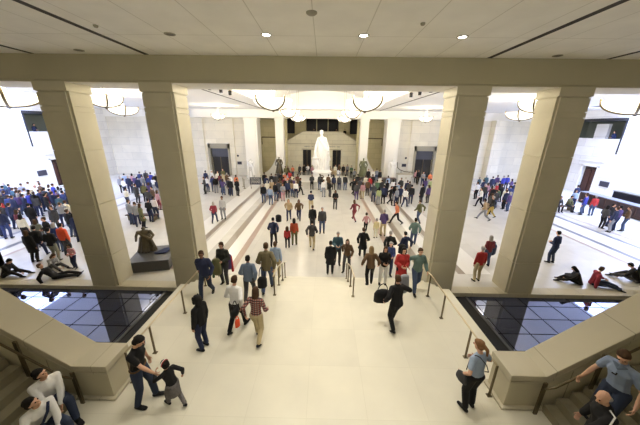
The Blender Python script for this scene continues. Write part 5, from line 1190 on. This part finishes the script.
# ---- statues
def robed(voxel, H=1.0, helmet=False, folds=18, seed=1):
    rnd = random.Random(seed); bm = NB()
    seg(bm, (0, 0, .03), (.215, .19, .03), (0, 0, .30), (.18, .15, .05)); seg(bm, (0, 0, .30), (.18, .15, .05), (0, 0, .53), (.125, .095, .05))
    seg(bm, (0, 0, .53), (.125, .095, .05), (0, .0, .64), (.10, .08, .05)); seg(bm, (0, 0, .64), (.10, .08, .05), (0, .0, .76), (.125, .08, .05))
    seg(bm, (0, 0, .76), (.125, .08, .05), (0, 0, .82), (.10, .055, .025)); seg(bm, (0, 0, .82), .04, (0, 0, .87), .032)
    hull(bm, ell(bm, (0, -.008, .915), (.048, .055, .058)), ell(bm, (0, -.02, .89), (.034, .036, .036)))
    seg(bm, (0, -.060, .915), .008, (0, -.072, .900), .009)
    for k in range(folds):
        a = 2 * PI * k / folds + rnd.uniform(-.1, .1); r0 = 1.0 + rnd.uniform(-.05, .08)
        seg(bm, (.215 * r0 * math.cos(a), .19 * r0 * math.sin(a), .015), .022, (.125 * math.cos(a + .15), .10 * math.sin(a + .15), .50 + rnd.uniform(-.1, .12)), .012)
    # mantle across the body
    seg(bm, (-.13, -.03, .78), (.045, .05, .05), (.12, -.10, .50), (.05, .035, .05)); seg(bm, (.12, -.10, .50), (.05, .035, .05), (.17, -.09, .22), (.035, .03, .04))
    seg(bm, (0, .05, .80), (.10, .04, .03), (0, .12, .12), (.15, .06, .06))
    # arms
    seg(bm, (.13, 0, .79), .042, (.20, -.02, .62), .036); seg(bm, (.20, -.02, .62), .036, (.16, -.13, .50), .026)
    seg(bm, (-.13, 0, .79), .042, (-.19, -.01, .62), .036); seg(bm, (-.19, -.01, .62), .036, (-.17, -.12, .47), .026)
    if helmet:
        hull(bm, ell(bm, (0, .0, .945), (.060, .068, .045)), ell(bm, (0, .02, .90), (.058, .055, .03)))
        for i in range(9):
            a = -.9 + 1.8 * i / 8; seg(bm, (0, .02, .955), .02, (.05 * math.sin(a), .055 - .03 * math.cos(a), .985 - abs(a) * .02), .015)
        seg(bm, (0, -.03, .96), .018, (0, -.062, .985), .010)
        lathe(bm, [(.10, -.012), (.105, .0), (.06, .014), (.01, .02)], (-.20, -.13, .33), 20)      # shield
        seg(bm, (.165, -.14, .50), .012, (.17, -.15, .10), .009)                                     # sheathed sword
    bmesh.ops.scale(bm, vec=(H, H, H), verts=bm.verts[:])
    return remesh(bm, voxel, 'robed_figure', 1)
def freedom(voxel, H):
    rnd = random.Random(4); bm = NB()
    seg(bm, (0, 0, .02), (.165, .15, .02), (0, 0, .14), (.16, .14, .03)); seg(bm, (0, 0, .14), (.165, .14, .03), (0, 0, .34), (.165, .13, .06))
    seg(bm, (0, 0, .34), (.165, .13, .06), (0, 0, .55), (.115, .09, .05)); seg(bm, (0, 0, .55), (.125, .09, .05), (-.005, 0, .74), (.085, .065, .04))
    seg(bm, (-.005, 0, .74), (.085, .065, .04), (-.01, 0, .805), (.055, .045, .02)); seg(bm, (-.01, 0, .80), .036, (-.015, 0, .86), .028)
    hull(bm, ell(bm, (-.02, -.006, .895), (.038, .046, .046)), ell(bm, (-.02, -.015, .872), (.028, .03, .03)))
    seg(bm, (-.02, -.048, .892), .006, (-.02, -.058, .880), .007)
    hull(bm, ell(bm, (-.02, .004, .918), (.046, .054, .034)), ell(bm, (-.02, .02, .89), (.044, .042, .026)))
    for i in range(7):
        a = -.9 + 1.8 * i / 6; seg(bm, (-.02, .01, .93), .018, (-.02 + .045 * math.sin(a), .035 - .02 * math.cos(a), .970 - abs(a) * .02), .012)
    seg(bm, (-.02, -.03, .935), .014, (-.02, -.06, .955), .008)
    for k in range(20):
        a = 2 * PI * k / 20 + rnd.uniform(-.1, .1)
        seg(bm, (.165 * math.cos(a), .145 * math.sin(a), .012), .017, (.15 * math.cos(a + .2), .12 * math.sin(a + .2), .42 + rnd.uniform(-.12, .12)), .011)
    # shawl from one shoulder round to the hip, and its hanging fringe
    seg(bm, (-.07, -.02, .77), (.03, .045, .03), (.08, -.09, .52), (.045, .03, .05)); seg(bm, (.08, -.09, .52), (.045, .03, .05), (.16, -.06, .26), (.035, .03, .05))
    seg(bm, (-.01, .04, .78), (.055, .03, .02), (0, .12, .14), (.13, .05, .06))
    seg(bm, (.065, 0, .775), .032, (.125, -.02, .60), .030); seg(bm, (.125, -.02, .60), .030, (.14, -.10, .46), .022)
    seg(bm, (-.085, 0, .775), .032, (-.135, -.02, .60), .030); seg(bm, (-.135, -.02, .60), .030, (-.165, -.11, .44), .022)
    lathe(bm, [(.085, -.010), (.09, .0), (.05, .012), (.01, .018)], (-.16, -.13, .30), 20); seg(bm, (-.16, -.12, .42), (.02, .015, .04), (-.16, -.12, .18), (.075, .02, .10))
    seg(bm, (.155, -.12, .47), .011, (.16, -.13, .06), .008)
    bmesh.ops.scale(bm, vec=(H * 1.12, H * 1.12, H), verts=bm.verts[:])
    return remesh(bm, voxel, 'robed_figure', 1)
t = thing('white_statue', 'tall white plaster statue of a robed figure with feathered helmet on the podium', 'statue', (.1, 31.3, -.22))
fm = freedom(.028, 4.6); fm.materials[0] = M['statue']
o = bpy.data.objects.new('robed_figure', fm); C.objects.link(o); o.parent = t; o.location = (0, 0, 1.05)
b = NB(); lathe(b, [(1.3, 0), (1.3, .15), (1.15, .2), (1.05, .40), (1.08, .70), (1.2, .78), (1.0, .92), (.85, 1.10)], n=40); obj('round_pedestal', b, 'statue', t, smooth=False)
for a in range(0, 360, 72):
    b = NB(); A = math.radians(a + 54); tube(b, [(1.22 * math.cos(A) + .22 * math.cos(q) * -math.sin(A), 1.22 * math.sin(A) + .22 * math.cos(q) * math.cos(A), .34 + .17 * math.sin(q)) for q in [2 * PI * i / 14 for i in range(15)]], .05, 6)
    obj('wreath', b, 'bronze', t, smooth=True)
def small_statue(x, y, mat, label, H=2.1, ped=.7, pm='granite', rot=0, pw=.42, z=HZ, seed=3):
    t = thing('robed_statue', label, 'statue', (x, y, z), rot)
    k = ('rob', seed, H)
    if k not in CACHE: CACHE[k] = robed(.03, H, False, 12, seed); CACHE[k].materials[0] = None
    o = child('robed_figure', CACHE[k], M[mat], t); o.location = (0, 0, ped)
    b = NB(); box(b, -pw, pw, -pw, pw, 0, ped * .12); box(b, -pw * .86, pw * .86, -pw * .86, pw * .86, ped * .12, ped * .86); box(b, -pw * .95, pw * .95, -pw * .95, pw * .95, ped * .86, ped)
    obj('pedestal', b, pm, t, bevel=.015)
small_statue(-5.5, 34.1, 'bronze', 'dark bronze robed statue in front of the slim bright column', 2.2, .8, 'granite')
small_statue(5.45, 34.1, 'greenbronze', 'green bronze robed statue in front of the slim bright column', 2.5, .5, 'granite')
small_statue(-9.2, 34.1, 'statue', 'white marble robed statue before the broad pier behind the notice stand', 2.2, .5, 'bandw')
small_statue(9.2, 34.1, 'statue', 'white marble robed statue before the broad pier near the brown planter', 2.4, .5, 'bandw')
# bronze statue on its dark granite block close to the arcade
t = thing('bronze_statue', 'short draped bronze statue on a dark granite block behind the arcade columns', 'statue', (-8.0, 11.45, HZ), .25)
fm = robed(.018, 1.3, False, 16, 9); fm.materials[0] = M['bronze']
o = bpy.data.objects.new('robed_figure', fm); C.objects.link(o); o.parent = t; o.location = (-.42, .42, .56); o.scale = (1.5, 1.4, 1)
b = NB(); box(b, -.85, .85, -.85, .85, 0, .50); obj('granite_block', b, 'granite', t, bevel=.03)
b = NB(); box(b, -.88, .88, -.88, .88, .50, .56); obj('top_slab', b, 'granite', t, bevel=.015)
b = NB(); hull(b, ell(b, (.3, -.1, .60), (.3, .10, .05)), ell(b, (.5, .25, .62), (.2, .12, .05))); obj('folded_coat', b, cm('navy'), t, smooth=True)

# ---- furniture of the hall
def bench(x, y, rot, L, label):
    t = thing('bench', label, 'bench', (x, y, HZ), rot)
    b = NB(); box(b, -L / 2, L / 2, -.24, .24, .37, .43); obj('seat', b, 'wood', t, bevel=.01)
    for s in (-1, 1):
        b = NB(); box(b, s * (L / 2 - .2) - .04, s * (L / 2 - .2) + .04, -.2, .2, 0, .37); obj('leg', b, 'rail', t)
bench(20.4, 21.75, .08, 2.9, 'dark wooden bench with three people seated, near the outer column')
bench(-12.8, 17.68, 0, 2.2, 'dark wooden bench seen between the two columns behind the bronze statue')
t = thing('information_counter', 'long dark wood counter with pale top along the far side wall', 'counter', (25.2, 21.0, HZ), -.08)
b = NB(); box(b, -.35, .35, -3.9, 3.9, .08, .98); obj('body', b, 'wood', t, bevel=.01)
b = NB(); box(b, -.42, .42, -3.98, 3.98, .98, 1.04); obj('counter_top', b, 'bandb', t, bevel=.01)
b = NB(); box(b, -.30, .30, -3.85, 3.85, 0, .08); obj('plinth', b, 'dark', t)
for i in range(6):
    b = NB(); box(b, -.375, -.352, -3.8 + 1.27 * i, -2.63 + 1.27 * i, .18, .90); obj('front_panel', b, 'door', t, bevel=.01)
t = thing('display_case', 'long low black glass case against the side wall behind the counter', 'display case', (27.3, 20.3, HZ))
b = NB(); box(b, -.35, .35, -3.4, 3.4, .1, 1.35); obj('glass_case', b, 'glass', t, bevel=.01)
b = NB(); box(b, -.38, .38, -3.45, 3.45, 1.35, 1.42); obj('lid', b, 'metal', t)
b = NB(); box(b, -.38, .38, -3.45, 3.45, 0, .1); obj('base', b, 'dark', t)
def notice(x, y, rot, label):
    t = thing('notice_stand', label, 'sign', (x, y, HZ), rot)
    b = NB(); b2 = NB(); box(b, -.62, .62, -.05, .05, .45, 1.25); o = obj('board', b, 'sign', t, bevel=.01); o.rotation_euler = (-.18, 0, 0)
    rnd = random.Random(5)
    for r in range(4):
        xx = -.5
        while xx < .45:
            w = rnd.uniform(.05, .16); box(b2, xx, min(xx + w, .5), -.056, -.05, .62 + .15 * r, .67 + .15 * r); xx += w + .05
    o = obj('printed_lines', b2, 'signtext', t); o.rotation_euler = (-.18, 0, 0)
    for s in (-1, 1):
        b = NB(); box(b, s * .5 - .03, s * .5 + .03, -.03, .25, 0, .05); box(b, s * .5 - .025, s * .5 + .025, -.02, .04, .05, .6); obj('leg', b, 'rail', t)
notice(-7.25, 28.4, .1, 'wide black notice stand on the pale floor between crowd and rope posts')
t = thing('easel_poster', 'tall white poster on a slim stand before the broad pier', 'poster stand', (-8.6, 31.6, HZ), .4)
b = NB(); box(b, -.35, .35, -.02, .02, .5, 1.9); o = obj('poster', b, 'paper', t); o.rotation_euler = (-.2, 0, 0)
for s in (-1, 1):
    b = NB(); tube(b, [(s * .3, -.1, 0), (s * .1, .12, 1.95)], .02, 6); obj('leg', b, 'rail', t)
b = NB(); tube(b, [(0, .6, 0), (0, .15, 1.9)], .02, 6); obj('leg', b, 'rail', t)
def stanchion(x, y, label, grp):
    t = thing('rope_stanchion', label, 'stanchion', (x, y, HZ), group=grp)
    b = NB(); lathe(b, [(.16, 0), (.15, .02), (.03, .05)]); obj('base', b, 'rail', t)
    b = NB(); lathe(b, [(.028, .04), (.028, .95)], n=12); obj('pole', b, 'rail', t)
    b = NB(); lathe(b, [(.02, .95), (.045, .98), (.03, 1.03), (.005, 1.05)], n=12); obj('finial', b, 'rail', t, smooth=True)
for i, (x, y) in enumerate(((-8.9, 27.4), (-8.5, 28.4), (-8.9, 29.3))): stanchion(x, y, 'slim dark rope post %s by the orange-topped visitor' % ('closest', 'midway', 'farthest')[i], 'rope posts on the pale floor')
for i, (x, y) in enumerate(((11.0, 31.6), (11.9, 31.9), (12.6, 31.0))): stanchion(x, y, 'slim dark rope post %s to the brown planter near the far doorway' % ('closest', 'second closest', 'third closest')[i], 'rope posts near the crowded doorway')
t = thing('planter', 'low brown stone planter box before the broad bright pier', 'planter', (8.55, 32.6, HZ))
b = NB(); box(b, -.85, .85, -.4, .4, 0, .62); obj('box', b, 'granite', t, bevel=.02)
b = NB(); box(b, -.8, .8, -.35, .35, .62, .66); obj('soil', b, 'wood', t)
t = thing('reception_desk', 'cream stone desk with curved bronze rail near the far doorway', 'desk', (10.7, 33.4, HZ))
b = NB(); box(b, -.9, .9, -.4, .4, 0, 1.02); obj('body', b, 'bandw', t, bevel=.02)
b = NB(); box(b, -.98, .98, -.48, .48, 1.02, 1.09); obj('top_slab', b, 'coping', t, bevel=.01)
b = NB(); lathe(b, [(.12, 0), (.12, .02)]); b.transform(Matrix.Rotation(PI / 2, 4, 'X')); o = obj('round_emblem', b, 'signtext', t); o.location = (.1, -.40, .6)
t = thing('ramp_handrail', 'curved dark handrail sweeping down beside the broad pier to the doorway', 'handrail', (10.4, 35.4, HZ))
b = NB(); tube(b, [(-.2, 0, 2.3), (-.15, 0, 1.6), (.2, 0, 1.3), (.9, 0, 1.05), (2.6, 0, .95)], .05); obj('rail', b, 'rail', t, smooth=True)
for x in (.4, 1.5, 2.55):
    b = NB(); box(b, x - .025, x + .025, -.025, .025, 0, 1.15 if x < 1 else .97); obj('post', b, 'rail', t)

# ------------------------------------------------------------------ light and camera
w = bpy.data.worlds.new('daylight'); bpy.context.scene.world = w; w.use_nodes = True
bg = w.node_tree.nodes['Background']; bg.inputs['Color'].default_value = (.72, .82, 1, 1); bg.inputs['Strength'].default_value = 3.0
cam = bpy.data.cameras.new('camera'); co = bpy.data.objects.new('camera', cam); C.objects.link(co)
cam.sensor_fit = 'HORIZONTAL'; cam.sensor_width = 36; cam.lens = 36 * 260.07 / 640
cam.clip_start = .05; cam.clip_end = 200
R = Matrix(((0.99982, 0.01443, 0.01212), (-0.01598, 0.3078, 0.95132), (0.01, -0.95134, 0.30797)))
co.matrix_world = Matrix.Translation((.26, 0, 5.5)) @ R.transposed().to_4x4()
sc = bpy.context.scene; sc.camera = co
sc.view_settings.view_transform = 'Standard'; sc.view_settings.look = 'None'; sc.view_settings.gamma = 1; sc.view_settings.use_curve_mapping = False
sc.view_settings.exposure = 0.0
sc.cycles.use_denoising = True
sc.cycles.max_bounces = 8; sc.cycles.diffuse_bounces = 5; sc.cycles.glossy_bounces = 3
sc.cycles.sample_clamp_indirect = 4
